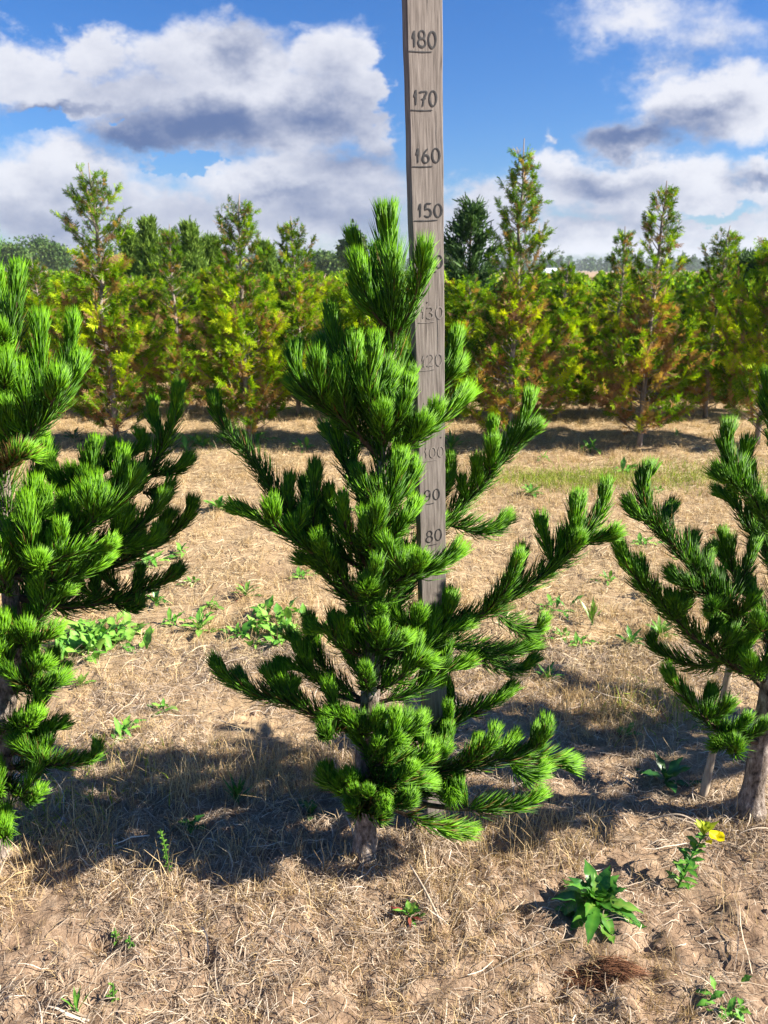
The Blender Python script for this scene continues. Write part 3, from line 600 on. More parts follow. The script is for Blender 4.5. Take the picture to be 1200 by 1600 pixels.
# ------------------------------------------------------------------ thuja rows
def thuja_mesh(H, hb, R, brown, n_br, seed, LR=.22, lower=.09, dense=1.0):
    r = np.random.default_rng(seed)
    tr = MB(); nP = 16; tz = np.linspace(0, H, nP)
    wob = np.stack([np.cumsum(r.normal(0, .007, nP)), np.cumsum(r.normal(0, .007, nP)), tz], 1); wob[:, :2] -= wob[0, :2]; wob[:, :2] -= wob[-1:, :2]*(tz/H)[:, None]*.8
    tr.tube(wob, .022*(1-tz/H)**.8+.0035, 7)
    Bs, Ts, Ls, tt = [], [], [], []
    ga = r.uniform(0, 6.28)
    for k in range(n_br):
        z = lower+(H-lower)*(k/(n_br-1))**.97*.985
        ga += 2.4+r.normal(0, .35)
        if z > hb and r.random() < .12: continue
        if z > H*.945: continue
        if z < hb:
            f = (z-lower)/(hb-lower); ln = R*(.72+.28*sin(pi*min(1, f*1.1+.18)))*(1-.45*max(0, f-.55)/.45)*r.uniform(.55, 1.15); el = radians(r.uniform(18, 48))
        else:
            f = (z-hb)/(H-hb); ln = (LR*1.15*(1-f)**.75+.03)*r.uniform(.5, 1.15); el = radians(r.uniform(22, 55))
        root = np.array([np.interp(z, tz, wob[:, 0]), np.interp(z, tz, wob[:, 1]), z])
        d = np.array([cos(ga)*cos(el), sin(ga)*cos(el), sin(el)])
        e = np.array([0, 0, ln*.22])
        P = spline([root, root+d*ln*.5-e*.15, root+d*ln+e*.5], .02)
        tr.tube(P, np.linspace(.0045, .0015, len(P)), 4, cap=False)
        ns = max(3, int(ln/.0175*dense)) if z < hb else max(4, int(ln/.017*dense))
        tq = np.sqrt(r.uniform(.06 if z > hb else .10, 1.0, ns)); idx = np.clip((tq*(len(P)-1)).astype(int), 0, len(P)-1)
        T = unit(np.gradient(P, axis=0))[idx]
        Bs.append(P[idx]); Ts.append(unit(T+r.normal(0, .55, (ns, 3))+np.array([0, 0, .2]))); Ls.append(r.uniform(.05, .12, ns)*(1 if z < hb else .7))
        patch = .5+.5*sin(ga*3.1+z*4+seed)                     # whole limbs go brown together
        br = r.random(ns) < brown*(1.05 if z < hb else .35)*(1.5*(1-tq)+.35)*(.35+1.3*patch)
        base_t = .60+.12*np.sin(z*5+ga)+r.normal(0, .13)+r.normal(0, .10, ns)
        tt.append(np.where(br, r.uniform(0, .2, ns), np.clip(base_t-(.22 if z > hb else 0), .3, 1)))
    Bs = np.concatenate(Bs); Ts = np.concatenate(Ts); Ls = np.concatenate(Ls); tt = np.concatenate(tt); n = len(Bs)
    pn = unit(np.cross(Ts, r.normal(0, 1, (n, 3))+np.array([0, 0, .9])))      # spray plane: along Ts and pn
    nrm = unit(np.cross(Ts, pn))
    fo = MB()
    for k in range(21):
        f = .06+.94*k/20; s_ = (-1)**k if k < 20 else 0
        a = np.radians(42+r.normal(0, 8, n))*s_
        d = Ts*np.cos(a)[:, None]+pn*np.sin(a)[:, None]+nrm*r.normal(0, .28, (n, 1))
        ln = Ls*(.44-.28*abs(f-.35))*r.uniform(.6, 1.2, n); st = Bs+Ts*(Ls*f)[:, None]
        C = np.stack([st, st+d*(ln*.55)[:, None], st+d*ln[:, None]+np.array([0, 0, -.004])], 1)
        w_ = np.stack([ln*.06, ln*.10, ln*.03], 1)
        sd_ = unit(np.cross(d, nrm)+r.normal(0, .2, (n, 3)))
        fo.ribbons(C, w_, sd_, np.clip(tt+r.normal(0, .06, n)*(tt > .25)+.06*f*(tt > .25), 0, 1))
    return tr, fo
TH = {}
def thuja_proto(key, args, fol=M_THUJA, name='thuja_tree', cat='thuja'):
    tr, fo = thuja_mesh(*args)
    t_ = thing(name, '', cat); tr.build('trunk', M_TBARK, t_); fo.build('crown', fol, t_); TH[key] = [t_, False]
def put(key, x, y, h_scale, rot, label, group, w=1.0):
    loc = (x, y, float(gh(x, y))-.02); t_, used = TH[key]
    if not used:
        TH[key][1] = True; t_.location = loc; t_.rotation_euler = (0, 0, rot); t_.scale = (w, w, h_scale); t_['label'] = label
        if group: t_['group'] = group
        return t_
    return dup(t_, loc, rot, (w, w, h_scale), label, group)
#            H    hb   R   brown n  seed
thuja_proto('a', (2.14, 1.40, .52, .42, 180, 3, .29))
thuja_proto('b', (2.00, 1.26, .50, .34, 190, 8, .27))
thuja_proto('c', (2.36, 1.22, .50, .50, 210, 21, .26))
thuja_proto('d', (2.06, 1.12, .48, .62, 180, 34, .24))
thuja_proto('e', (1.74, 1.25, .52, .28, 165, 45, .16))
thuja_proto('f', (1.52, 1.30, .55, .18, 160, 57, .14))
thuja_proto('g', (1.42, 1.24, .52, .30, 150, 66, .12))
def xat(px, y, z=1.0):
    """x of photograph column px at forward distance y and height z"""
    return (px-600)/1200*(y*cos(PITCH)+(EYE-z)*sin(PITCH))
R1 = 'thujas of the front row'; R2 = 'thujas of the second row'
row1 = [('a', 168, 1.02, .3, 'yellow-green thuja with a forked brownish top, left in the front thuja row'),
        ('b', 385, .98, 1.2, 'thuja with a bushy dark-tipped top and pale bare trunk, left of the front pine'),
        ('f', 590, 1.0, 2.0, 'low thuja mostly hidden behind the front pine and board'),
        ('c', 805, 1.0, 2.2, 'tallest thuja with a slender open top right of the board'),
        ('d', 1015, 1.0, 4.0, 'browning thuja with a bare spiky leader, right part of the front row'),
        ('g', 1215, 1.18, 5.0, 'thuja cut by the right edge of the picture in the front row')]
for k, px, hs, rot, lab in row1: put(k, xat(px, 6.3), 6.3+rnd(-.08, .08), hs, rot, lab, R1)
put('e', xat(-40, 6.3), 6.3, .95, 2.5, 'thuja cut by the left edge of the picture in the front row', R1)
row2 = [('e', 60, .88, .8, 'low yellow-green thuja between the left pine and the forked thuja'), ('d', 272, .90, 2.9, 'thin-topped thuja with a whitish trunk, second row on the left'),
        ('b', 458, .95, 3.7, 'narrow thuja with a pale open tip just left of the front pine'), ('g', 640, .95, 1, 'short thuja behind the measuring board'),
        ('f', 730, .88, .5, 'short olive thuja just right of the board, under the dark pine'), ('e', 880, .86, 3, 'rounded green thuja between the tallest and the browning thuja'),
        ('d', 962, .88, 5.5, 'thin-topped thuja close behind the browning thuja'), ('b', 1118, .9, .2, 'rusty thuja with a round tuft at its top on the right'), ('g', 1240, 1.0, 2.2, 'second row thuja at the right edge')]
for k, px, hs, rot, lab in row2: put(k, xat(px, 7.6), 7.6+rnd(-.12, .12), hs, rot, lab, R2)
for (yr, n) in ((8.9, 11), (10.2, 13), (11.6, 14), (13.0, 16)):
    w_ = yr*.56
    for k in range(n):
        x = -w_+2*w_*(k+.5)/n+rnd(-.12, .12)
        key = ('f', 'e', 'g', 'f')[int(rng.integers(0, 4))]
        put(key, x, yr+rnd(-.15, .15), {'f': 1.0, 'e': .88, 'g': 1.06}[key]*rnd(.86, 1.0)*(.80 if x > .3 else .97), rnd(0, 6.28), 'thuja standing in the massed rows behind the first two thuja rows', 'thujas in the rear rows', rnd(.95, 1.2))

# dark pines and columnar conifers behind the thujas
def far_pine(name, label, x, y, H, R, seed, material=M_DARKC, cat='pine tree', n_br=70, col=False, group=None):
    r = np.random.default_rng(seed); tr = MB(); fo = MB()
    tr.tube(np.array([[0, 0, z] for z in np.linspace(0, H*.97, 8)]), np.linspace(.035, .006, 8)*H/2.2, 7)
    C, S, Wd, tt = [], [], [], []
    for k in range(n_br):
        z = H*(.1+.88*k/n_br); a = k*2.4+r.normal(0, .3); f = z/H
        ln = R*((1-f)**(.5 if col else .65)+.12)*r.uniform(.5, 1.2); el = radians(60 if col else r.uniform(12, 40))
        d = np.array([cos(a)*cos(el), sin(a)*cos(el), sin(el)]); root = np.array([0, 0, z])
        P = np.stack([root, root+d*ln*.5, root+d*ln+np.array([0, 0, ln*.25])]); tr.tube(P, np.linspace(.008, .003, 3), 4, cap=False)
        m_ = int(60+170*ln); q = (r.uniform(.3, 1, m_) if col else np.clip(.5+.28*r.integers(0, 3, m_)*.8+r.normal(0, .05, m_), .25, 1.08))[:, None]
        c = root+d*ln*q+np.array([0, 0, .25])*ln*q**2+r.normal(0, .035, (m_, 3)); dd = unit(d+r.normal(0, .6, (m_, 3))+np.array([0, 0, .6])); l_ = r.uniform(.06, .12, m_)[:, None]
        C.append(np.stack([c, c+dd*l_], 1)); S.append(unit(np.cross(dd, r.normal(0, 1, (m_, 3))))); Wd.append(np.tile([.010, .004], (m_, 1))); tt.append(np.clip(.5+r.normal(0, .25, m_)+(q[:, 0]-.6)*.4, 0, 1))
    fo.ribbons(np.concatenate(C), np.concatenate(Wd), np.concatenate(S), np.concatenate(tt))
    t_ = thing(name, label, cat, (x, y, 0), group); tr.build('trunk', M_TWIG, t_); fo.build('crown', material, t_); return t_
far_pine('pine_tree', 'dark bushy pine rising behind the thujas right of the board', xat(732, 9.4), 9.4, 2.12, .52, 5, n_br=52)
far_pine('pine_tree', 'dark pine half hidden behind thujas at the right edge', xat(1178, 9.2), 9.2, 1.5, .6, 6, n_br=90)
far_pine('pine_tree', 'dark green pine in the gap between the browning and rusty thujas', xat(1160, 11.2), 11.2, 1.55, .6, 7, n_br=90)
for k, (px, yy_, h_, lab) in enumerate([(235, 14.5, 2.16, 'soft green columnar conifer close to the forked thuja'), (205, 15, 2.0, 'soft green columnar conifer half behind the forked thuja'), (300, 14.6, 2.05, 'dark columnar conifer left of the thuja with a bushy top'),
                                   (268, 15.2, 1.9, 'soft green columnar conifer behind the whitish-trunked thuja'), (330, 15, 1.85, 'columnar conifer behind the bushy-topped thuja'), (415, 15.5, 1.75, 'columnar conifer between the bushy-topped and the narrow thuja')]):
    far_pine('columnar_conifer', lab, xat(px, yy_, 1.6), yy_, h_, .5, 20+k, M_MIDC, 'conifer', 110, True, 'columnar conifers behind the thuja rows')

# far leafy trees one can tell apart, then the far wood
def crown_cloud(mb, c, rx, rz, n, leaf, r):
    k = max(5, n//60); cen = r.normal(0, 1, (k, 3)); cen = unit(cen)*r.uniform(.35, .95, (k, 1))
    which = r.integers(0, k, n); p = cen[which]+r.normal(0, .2, (n, 3))
    p = np.asarray(c)+p*np.array([rx, rx, rz]); d = unit(r.normal(0, 1, (n, 3))); s_ = unit(np.cross(d, r.normal(0, 1, (n, 3))))
    mb.ribbons(np.stack([p, p+d*leaf], 1), np.tile([leaf*.4, leaf*.22], (n, 1)), s_, np.clip(.5+r.normal(0, .2, n)+.25*r.normal(0, 1, k)[which], 0, 1))
far_spec = [(18, 110, 4.9, 2.8, 'far rounded leafy tree at the left edge of the horizon'), (55, 125, 6.2, 3.4, 'tallest far leafy tree at the left edge of the wood'), (92, 120, 5.0, 2.6, 'far leafy tree next to the forked thuja'),
            (553, 60, 4.0, 1.3, 'dark far tree just left of the front pine leader'), (520, 95, 3.2, 2.2, 'low far bush on the horizon left of the front pine'), (497, 100, 3.6, 2.0, 'far tree close to the narrow thuja'), (700, 90, 4.2, 2.2, 'far tree just right of the board')]
for k, (px, yy_, h_, rr_, lab) in enumerate(far_spec):
    r = np.random.default_rng(80+k); tr = MB(); fo = MB(); tr.tube(np.array([[0, 0, z] for z in np.linspace(-.2, h_*.8, 6)]), np.linspace(.16, .04, 6), 7)
    for q_ in range(5):
        a = q_*1.3; tr.tube(np.array([[0, 0, h_*.35+.1*q_], [cos(a)*rr_*.3, sin(a)*rr_*.3, h_*.55], [cos(a)*rr_*.6, sin(a)*rr_*.6, h_*.7]]), [.06, .04, .02], 5)
    crown_cloud(fo, (0, 0, h_*.62), rr_*.85, h_*.38, 2600, .30, r)
    t_ = thing('leafy_tree', lab, 'tree', (xat(px, yy_, 3), yy_, 0), 'far leafy trees on the horizon'); tr.build('trunk', M_TWIG, t_); fo.build('crown', M_FAR, t_)
fw = MB(); r = np.random.default_rng(5)
for k in range(620):
    y = r.uniform(420, 780); x = r.uniform(-.62, .62)*y; h_ = r.uniform(8, 11.5)*(1.0 if x > 0 else 1.25)
    n = 90; z = h_*(1-r.random(n)**.7*.85); rad = (1-z/h_)*h_*.27+.4
    a = r.uniform(0, 6.28, n); p = np.stack([x+np.cos(a)*rad*r.uniform(.3, 1, n), y+np.sin(a)*rad, z], 1)
    d = unit(r.normal(0, .5, (n, 3))+np.array([0, 0, -.4])); fw.ribbons(np.stack([p, p+d*1.7], 1), np.tile([.55, .2], (n, 1)), unit(np.cross(d, r.normal(0, 1, (n, 3)))), np.clip(.4+r.normal(0, .2, n), 0, 1))
tag(fw.build('distant_wood', M_FAR), 'hazy dark green wood along the horizon', 'wood', kind='stuff')
nr = MB()
for k in range(420):
    y = 15+45*(k/420)**1.3; x = r.uniform(-.58, .58)*y; h_ = r.uniform(1.0, 1.35); n = 170
    z = h_*r.uniform(.1, 1, n); rad = .5*(1-(z/h_)**2)+.06; a = r.uniform(0, 6.28, n); p = np.stack([x+np.cos(a)*rad, y+np.sin(a)*rad, z], 1)
    d = unit(r.normal(0, .7, (n, 3))+np.array([0, 0, .5])); nr.ribbons(np.stack([p, p+d*.17], 1), np.tile([.05, .02], (n, 1)), unit(np.cross(d, r.normal(0, 1, (n, 3)))), np.clip(.55+r.normal(0, .18, n), .22, 1))
tag(nr.build('nursery_rows', M_THUJA), 'massed rows of nursery shrubs running to the far field edge', 'nursery rows', kind='stuff')
# pale long shed far right
sh = thing('long_shed', 'tiny pale-roofed shed far off between the thujas on the right', 'shed', (xat(868, 140, 0), 140, 0))
m1 = MB(); v = [(-3, -2, 0), (3, -2, 0), (3, 2, 0), (-3, 2, 0), (-3, -2, .9), (3, -2, .9), (3, 2, .9), (-3, 2, .9)]
m1.add(v, [(0, 1, 5, 4), (1, 2, 6, 5), (2, 3, 7, 6), (3, 0, 4, 7)]); m1.build('wall', M_STONE, sh, smooth=False)
m1 = MB(); v = [(-3.2, -2.3, .85), (3.2, -2.3, .85), (3.2, 0, 1.7), (-3.2, 0, 1.7), (-3.2, 2.3, .85), (3.2, 2.3, .85)]
m1.add(v, [(0, 1, 2, 3), (3, 2, 5, 4)]); m1.build('roof', M_ROOF, sh, smooth=False)

# ------------------------------------------------------------------ ground cover (nobody could count it)
def field(n, x0, x1, y0, y1, keep=None):
    x = rnd(x0, x1, n); y = rnd(y0, y1, n)
    k = np.abs(x) < .56*y+.45
    x, y = x[k], y[k]
    if keep is not None:
        k = rng.random(len(x)) < keep(x, y); x, y = x[k], y[k]
    return x, y
def lying(mb, x, y, l0, l1, w0, w1, tl=0, lift=.012, az=None):
    n = len(x); ln = l0*(l1/l0)**rng.random(n); a = rng.uniform(0, 2*pi, n) if az is None else az+rng.normal(0, .5, n)
    bend = rng.normal(0, .5, n); P = []; px, py = x.copy(), y.copy(); w_ = rnd(w0, w1, n); r_ = rng.uniform(0, lift, n); tiltz = rng.normal(0, .16, n)
    for k in range(5):
        s = k/4; z = gh(px, py)+.0015+r_+np.abs(tiltz)*ln*s*.5+ .006*np.sin(pi*s)*rng.random(n)
        P.append(np.stack([px, py, z], 1)); aa = a+bend*s; px = px+np.cos(aa)*ln/4; py = py+np.sin(aa)*ln/4
    P = np.stack(P, 1); d = unit(P[:, -1]-P[:, 0]); sd_ = unit(np.cross(d, np.array([[0, 0, 1.]])+rng.normal(0, .45, (n, 3))))
    mb.ribbons(P, np.stack([w_*.8, w_, w_, w_*.9, w_*.35], 1), sd_, np.clip(rng.normal(.56+tl, .22, n), 0, 1))
def upright(mb, x, y, l0, l1, w0, w1, lean=.35, tl=0, clump=0):
    n = len(x)
    if clump:                                            # blades fan out of shared crowns
        m_ = max(1, n//clump); c = rng.integers(0, m_, n); cx, cy = x[c], y[c]; hs = rng.uniform(.45, 1.25, m_)[c]
        x = cx+rng.normal(0, .011, n); y = cy+rng.normal(0, .011, n); ct = rng.normal(0, .12, m_)[c]; la = rng.uniform(0, 2*pi, m_)[c]
    else: hs = 1; ct = 0; la = None
    ln = (l0+(l1-l0)*rng.random(n)**1.8)*hs; a = rng.uniform(0, 2*pi, n); le = np.abs(rng.normal(0, lean, n)); w_ = rnd(w0, w1, n)
    if la is not None: a = np.where(rng.random(n) < .5, la+rng.normal(0, .6, n), a)
    b = np.stack([x, y, gh(x, y)-.004], 1); d = np.stack([np.cos(a)*np.sin(le), np.sin(a)*np.sin(le), np.cos(le)], 1); d2 = unit(d+np.stack([np.cos(a), np.sin(a), -.4*np.ones(n)], 1)*rnd(0, 1.0, n)[:, None])
    C = np.stack([b, b+d*(ln*.5)[:, None], b+d*(ln*.5)[:, None]+d2*(ln*.5)[:, None]], 1)
    mb.ribbons(C, np.stack([w_, w_*.8, w_*.2], 1), unit(np.cross(d, rng.normal(0, 1, (n, 3)))), np.clip(rng.normal(.55+tl, .2, n)+ct, 0, 1))
bare = lambda x, y: np.clip(1.5-1.9*(.6*vnoise(x*2.3+9, y*2.3, 7)+.4*vnoise(x*9, y*9, 17)), .08, 1)
s1 = MB()
x, y = field(120000, -1.6, 1.6, .85, 2.7, bare); lying(s1, x, y, .012, .07, .0004, .0010, -.10)
x, y = field(700, -1.6, 1.6, .85, 2.7, bare); lying(s1, x, y, .07, .2, .0007, .0014, .08, .02)
x, y = field(14, -1.2, 1.2, .85, 2.2); lying(s1, x, y, .06, .18, .0016, .0028, .25, .02)
tag(s1.build('weathered_straw', M_OLDSTRAW), 'grey brown weathered straw matted over the tilled soil strip', 'straw', kind='stuff'); s1 = MB()
x, y = field(150000, -4.5, 4.5, 2.5, 7.5, bare); lying(s1, x, y, .03, .11, .0006, .0015)
tag(s1.build('straw_litter', M_STRAW), 'bleached dry straw lying thick over the soil', 'straw', kind='stuff')
tuft = lambda x, y: np.clip((vnoise(x*4.2, y*4.2, 12)-.42)*4, .03, 1)
dg = MB()
x, y = field(26000, -1.8, 1.8, 1.42, 3.2, tuft); upright(dg, x, y, .02, .09, .0004, .001, .5, 0, 11)
x, y = field(34000, -1.3, 1.3, .9, 1.7, lambda x, y: np.clip(tuft(x, y)*.8+.1, 0, 1)); upright(dg, x, y, .015, .06, .0004, .001, .7, -.10, 9)
x, y = field(260000, -4.8, 4.8, 2.4, 8.0, lambda x, y: np.clip(tuft(x, y)+.34, 0, 1)); upright(dg, x, y, .03, .11, .0006, .0014, .8, 0, 10)
x, y = field(110000, -8, 8, 7.5, 14, tuft); upright(dg, x, y, .06, .16, .0015, .003, .45, 0, 9)
# denser upright tufts where the photo shows them
for (px, py, sx, n, l0, l1) in [(330, 1350, .22, 1300, .03, .11), (160, 1370, .2, 800, .02, .09), (430, 1210, .2, 1600, .05, .13), (520, 1215, .12, 900, .05, .12), (840, 1310, .12, 1300, .05, .13), (250, 1230, .25, 1400, .05, .15),
                               (880, 1100, .2, 1500, .04, .1), (960, 1130, .18, 1300, .05, .11), (700, 1290, .1, 500, .04, .09), (1010, 1090, .15, 1000, .05, .11), (380, 1200, .2, 900, .04, .1), (700, 1400, .08, 260, .04, .1), (90, 1330, .12, 700, .05, .13), (560, 1350, .05, 160, .02, .08), (620, 1345, .05, 140, .02, .07), (1150, 1288, .05, 160, .02, .08), (1200, 1290, .05, 120, .02, .08), (1095, 1255, .025, 60, .02, .06)]:
    gx_, gy_ = on_ground(px, py); n = int(n*.62); upright(dg, gx_+rng.normal(0, sx*.8, n), gy_+rng.normal(0, .075, n), l0*.5, l1*1.1, .0005, .0011, .32, .05, 7)
tag(dg.build('dry_grass', M_DRYG), 'thin dry tan grass standing between the tree rows', 'grass', kind='stuff')
gg = MB()
for (px, py, sx, sy, n) in [(900, 752, .35, .16, 3200), (1080, 745, .5, .2, 3600), (830, 745, .2, .1, 700), (330, 690, .3, .2, 1500), (610, 640, .6, .3, 2500), (60, 1290, .1, .06, 200), (150, 1210, .15, .08, 160), (1010, 1110, .1, .08, 220)]:
    gx_, gy_ = on_ground(px, py); upright(gg, gx_+rng.normal(0, sx, n), gy_+rng.normal(0, sy, n), .03, .09, .0008, .002, .5)
tag(gg.build('green_grass', M_GREENG), 'short yellow-green grass in patches on the dry ground', 'grass', kind='stuff')
cl = MB(); ico = None
x, y = field(1600, -1.3, 1.3, .85, 2.3, lambda x, y: vnoise(x*2.3+9, y*2.3, 7)**1.5)
ph = (np.array([(0, 0, 1)]+[(cos(a)*.9, sin(a)*.9, .42) for a in np.arange(5)*1.2566]+[(cos(a+.63)*.9, sin(a+.63)*.9, -.42) for a in np.arange(5)*1.2566]+[(0, 0, -1)]))
pf = [(0, 1+k, 1+(k+1) % 5) for k in range(5)]+[(1+k, 6+k, 1+(k+1) % 5) for k in range(5)]+[(6+k, 6+(k+1) % 5, 1+(k+1) % 5) for k in range(5)]+[(6+k, 11, 6+(k+1) % 5) for k in range(5)]
for a, b_ in zip(x, y):
    r_ = .0022*(4.5**rng.random()); cl.add(ph*r_*rng.uniform(.45, 1.35, (12, 3))*np.array([1.1, 1, .75])+np.array([a, b_, float(gh(a, b_))+r_*.25]), None, pf)
tag(cl.build('soil_clods', M_SOILC, smooth=False), 'small crumbs and clods of sandy soil', 'soil', kind='stuff')

# ------------------------------------------------------------------ weeds
def leaf_blade(mb, base, az, el, ln, w_, droop, tint, serr=0.0, fold=.25, k=9, wave=.1):
    d = np.array([cos(az)*cos(el), sin(az)*cos(el), sin(el)]); side = np.array([-sin(az), cos(az), 0.]); P = [np.array(base, float)]; e = el
    for i_ in range(k-1):
        P.append(P[-1]+np.array([cos(az)*cos(e), sin(az)*cos(e), sin(e)])*ln/(k-1)); e -= droop/(k-1)
    P = np.array(P); s = np.linspace(0, 1, k); wd_ = w_*(.16+.84*np.sin(pi*np.clip(s*.92+.04, 0, 1)**1.25))*(1-s**6); wd_[-1] = w_*.04
    if serr: wd_ = wd_*(1+serr*np.where(np.arange(k) % 2, 1, -1))
    P[:, 2] = np.maximum(P[:, 2], gh(P[:, 0], P[:, 1])+.003)
    up = np.cross(d, side); up = up if up[2] > 0 else -up
    mb.leaf(P, wd_, side, up, tint, fold, wave, rnd(0, 6))
def rosette(label, px, py, n, ln, w_, el=(15, 75), name='weed_plant', cat='weed', material=None, serr=0.0, tint=(.3, .8), droop=.9, k_=9, spread=.0, loc=None):
    gx_, gy_ = on_ground(px, py) if loc is None else loc
    b = np.array([gx_, gy_, float(gh(gx_, gy_))])
    t_ = thing(name, label, cat, b); st = MB(); lv = MB()
    st.tube(np.array([b+[0, 0, -.01], b+[0, 0, .008], b+[0, 0, .018]]), [.005, .004, .002], 6)
    for k in range(n):
        f = (k+.5)/n; e = radians(el[0]+(el[1]-el[0])*f)+rng.normal(0, .12); a = k*2.4+rng.normal(0, .25)
        l_ = ln*rnd(.7, 1.1)*(1-.25*f); off = rng.normal(0, spread, 3)*np.array([1, 1, 0]) if spread else np.zeros(3)
        bb = b+off+np.array([0, 0, .004+.012*f]); bb[2] = float(gh(bb[0], bb[1]))+.004+.012*f
        leaf_blade(lv, bb, a, e, l_, w_*rnd(.8, 1.15), droop*rnd(.5, 1.3)*(1.1-.6*f), rnd(*tint), serr, k=k_, wave=.16)
    st.build('stem', M_LEAF, t_, b); lo = lv.build('leaves', material or M_LEAF, t_, b)
    return t_, b
rosette('large dark green toothed rosette with a broad fan of leaves, right foreground', 932, 1425, 34, .125, .0155, (0, 82), serr=.07, tint=(.2, .95), droop=1.5, k_=14)
rosette('green rosette growing in the shade near the pale stake', 1040, 1222, 9, .12, .014, (15, 60), tint=(.15, .45))
rosette('broad bluish green dock clump on the open ground left of the front pine', 438, 990, 54, .115, .017, (18, 80), material=M_DOCK, spread=.075, tint=(.3, .95))
rosette('wide bright green leafy clump behind the left pine', 150, 1008, 110, .11, .018, (15, 75), material=M_DOCK, spread=.075, tint=(.45, 1))
rosette('pair of green basal leaves beside a bare furrow, left of the dock clump', 312, 990, 9, .12, .014, (20, 60), material=M_DOCK, tint=(.4, .9))
rosette('small leafy weed under the lowest shoots of the left pine branch', 245, 945, 12, .10, .010, (20, 70), tint=(.5, .9))
rosette('green weed behind the long dark left branch, above the bare slope', 342, 800, 14, .13, .016, (15, 70), material=M_DOCK, tint=(.2, .7))
rosette('leafy weed next to the forked thuja trunk base', 310, 700, 16, .2, .024, (15, 60), material=M_DOCK, tint=(.4, .9), spread=.1)
rosette('small weed tuft right of the lower front pine branches', 855, 1062, 12, .085, .007, (30, 80), tint=(.4, .8))
rosette('low weed just below the lit right branch tip', 862, 955, 14, .09, .010, (10, 60), material=M_DOCK, tint=(.2, .6), spread=.03)
rosette('thin upright yellow-green weed on the open ground right', 925, 975, 12, .13, .006, (60, 88), tint=(.75, 1), droop=.3)
rosette('tiny bright green seedling beside an orange leaf, edge of the shade', 980, 1152, 6, .05, .009, (20, 70), tint=(.7, 1))
rosette('low leafy weed cut by the bottom edge on the right', 1135, 1596, 16, .042, .007, (10, 60), material=M_DOCK, spread=.03, tint=(.3, .8))
rosette('thin green sprout at the bottom edge on the left', 122, 1592, 7, .06, .0035, (55, 88), tint=(.6, .9), droop=.3)
rosette('small green weed in deep shade left of the front trunk', 487, 1272, 6, .07, .012, (20, 60), tint=(.1, .4))
rosette('small round-leaved weed in the shade among dry stalks', 300, 1300, 6, .05, .011, (20, 70), tint=(.15, .5))
rosette('fine feathery weed in the shade midway to the front trunk', 372, 1262, 26, .09, .0035, (45, 85), tint=(.25, .6), droop=.4)
rosette('pale weed by the dark hollow on the right slope', 985, 1010, 10, .09, .009, (20, 70), tint=(.4, .8))
rosette('green weed right at the foot of the lit slope, behind the right pine', 1030, 1000, 14, .1, .009, (25, 75), tint=(.7, 1))
rosette('small grey-green weed on the lit ground behind the right branch', 830, 775, 12, .12, .014, (10, 50), material=M_DOCK, tint=(.2, .6))
rosette('dark small weed near the left thuja shadow strip', 115, 690, 14, .16, .016, (20, 70), tint=(.05, .4))
rosette('yellowish weed tuft on the ground below the tallest thuja', 705, 700, 14, .2, .014, (30, 80), tint=(.3, .8))
rosette('weed with bright small leaves near the left picture middle', 128, 1078, 8, .06, .008, (30, 80), tint=(.7, 1))
proto_w, _b = rosette('low green weed scattered over the lit ground between the rows', 560, 800, 9, .085, .011, (10, 60), material=M_DOCK, tint=(.3, .9), spread=.02)
proto_w['group'] = 'low weeds between the rows'
for (px, py) in [(300, 910), (330, 960), (270, 975), (400, 1015), (365, 1000), (230, 880), (290, 860), (480, 905), (880, 880), (955, 905), (1000, 850), (905, 1010), (870, 1000), (1015, 930), (760, 740), (660, 690), (930, 700), (1060, 690), (480, 700), (400, 700), (240, 745), (850, 720), (1030, 770), (980, 740), (720, 660), (200, 1150), (250, 1110)]:
    wx, wy = on_ground(px+rnd(-8, 8), py+rnd(-6, 6)); k_ = rnd(.45, 1.15)*(1 if wy < 3.5 else 1.6)
    dup(proto_w, (wx, wy, float(gh(wx, wy))), rnd(0, 6.28), (k_, k_, k_*rnd(.8, 1.3)), 'low green weed scattered over the lit ground between the rows')
# seedlings with red leaves
def red_seedling(label, px, py, n, ln, nred, rl):
    t_, b = rosette(label, px, py, n, ln, .007, (15, 70), tint=(.5, 1), name='seedling', cat='seedling')
    rd = MB()
    for k in range(nred): leaf_blade(rd, b+np.array([0, 0, .006]), pi+rng.normal(0, .9), radians(rnd(5, 45)), rl*rnd(.7, 1.0), .0045, .5, rnd(0, 1))
    rd.build('red_leaf', M_RED, t_, b)
red_seedling('small seedling with crimson and green leaves below the front trunk', 640, 1432, 9, .055, 5, .055)
red_seedling('reddish-leaved weed on the open ground above the dock clump', 385, 935, 14, .10, 6, .10)
red_seedling('tiny seedling with an orange-red leaf at the edge of the right shade', 968, 1150, 3, .03, 2, .04)
red_seedling('tiny red and green seedling on the far lit slope at right', 1122, 832, 4, .07, 4, .09)
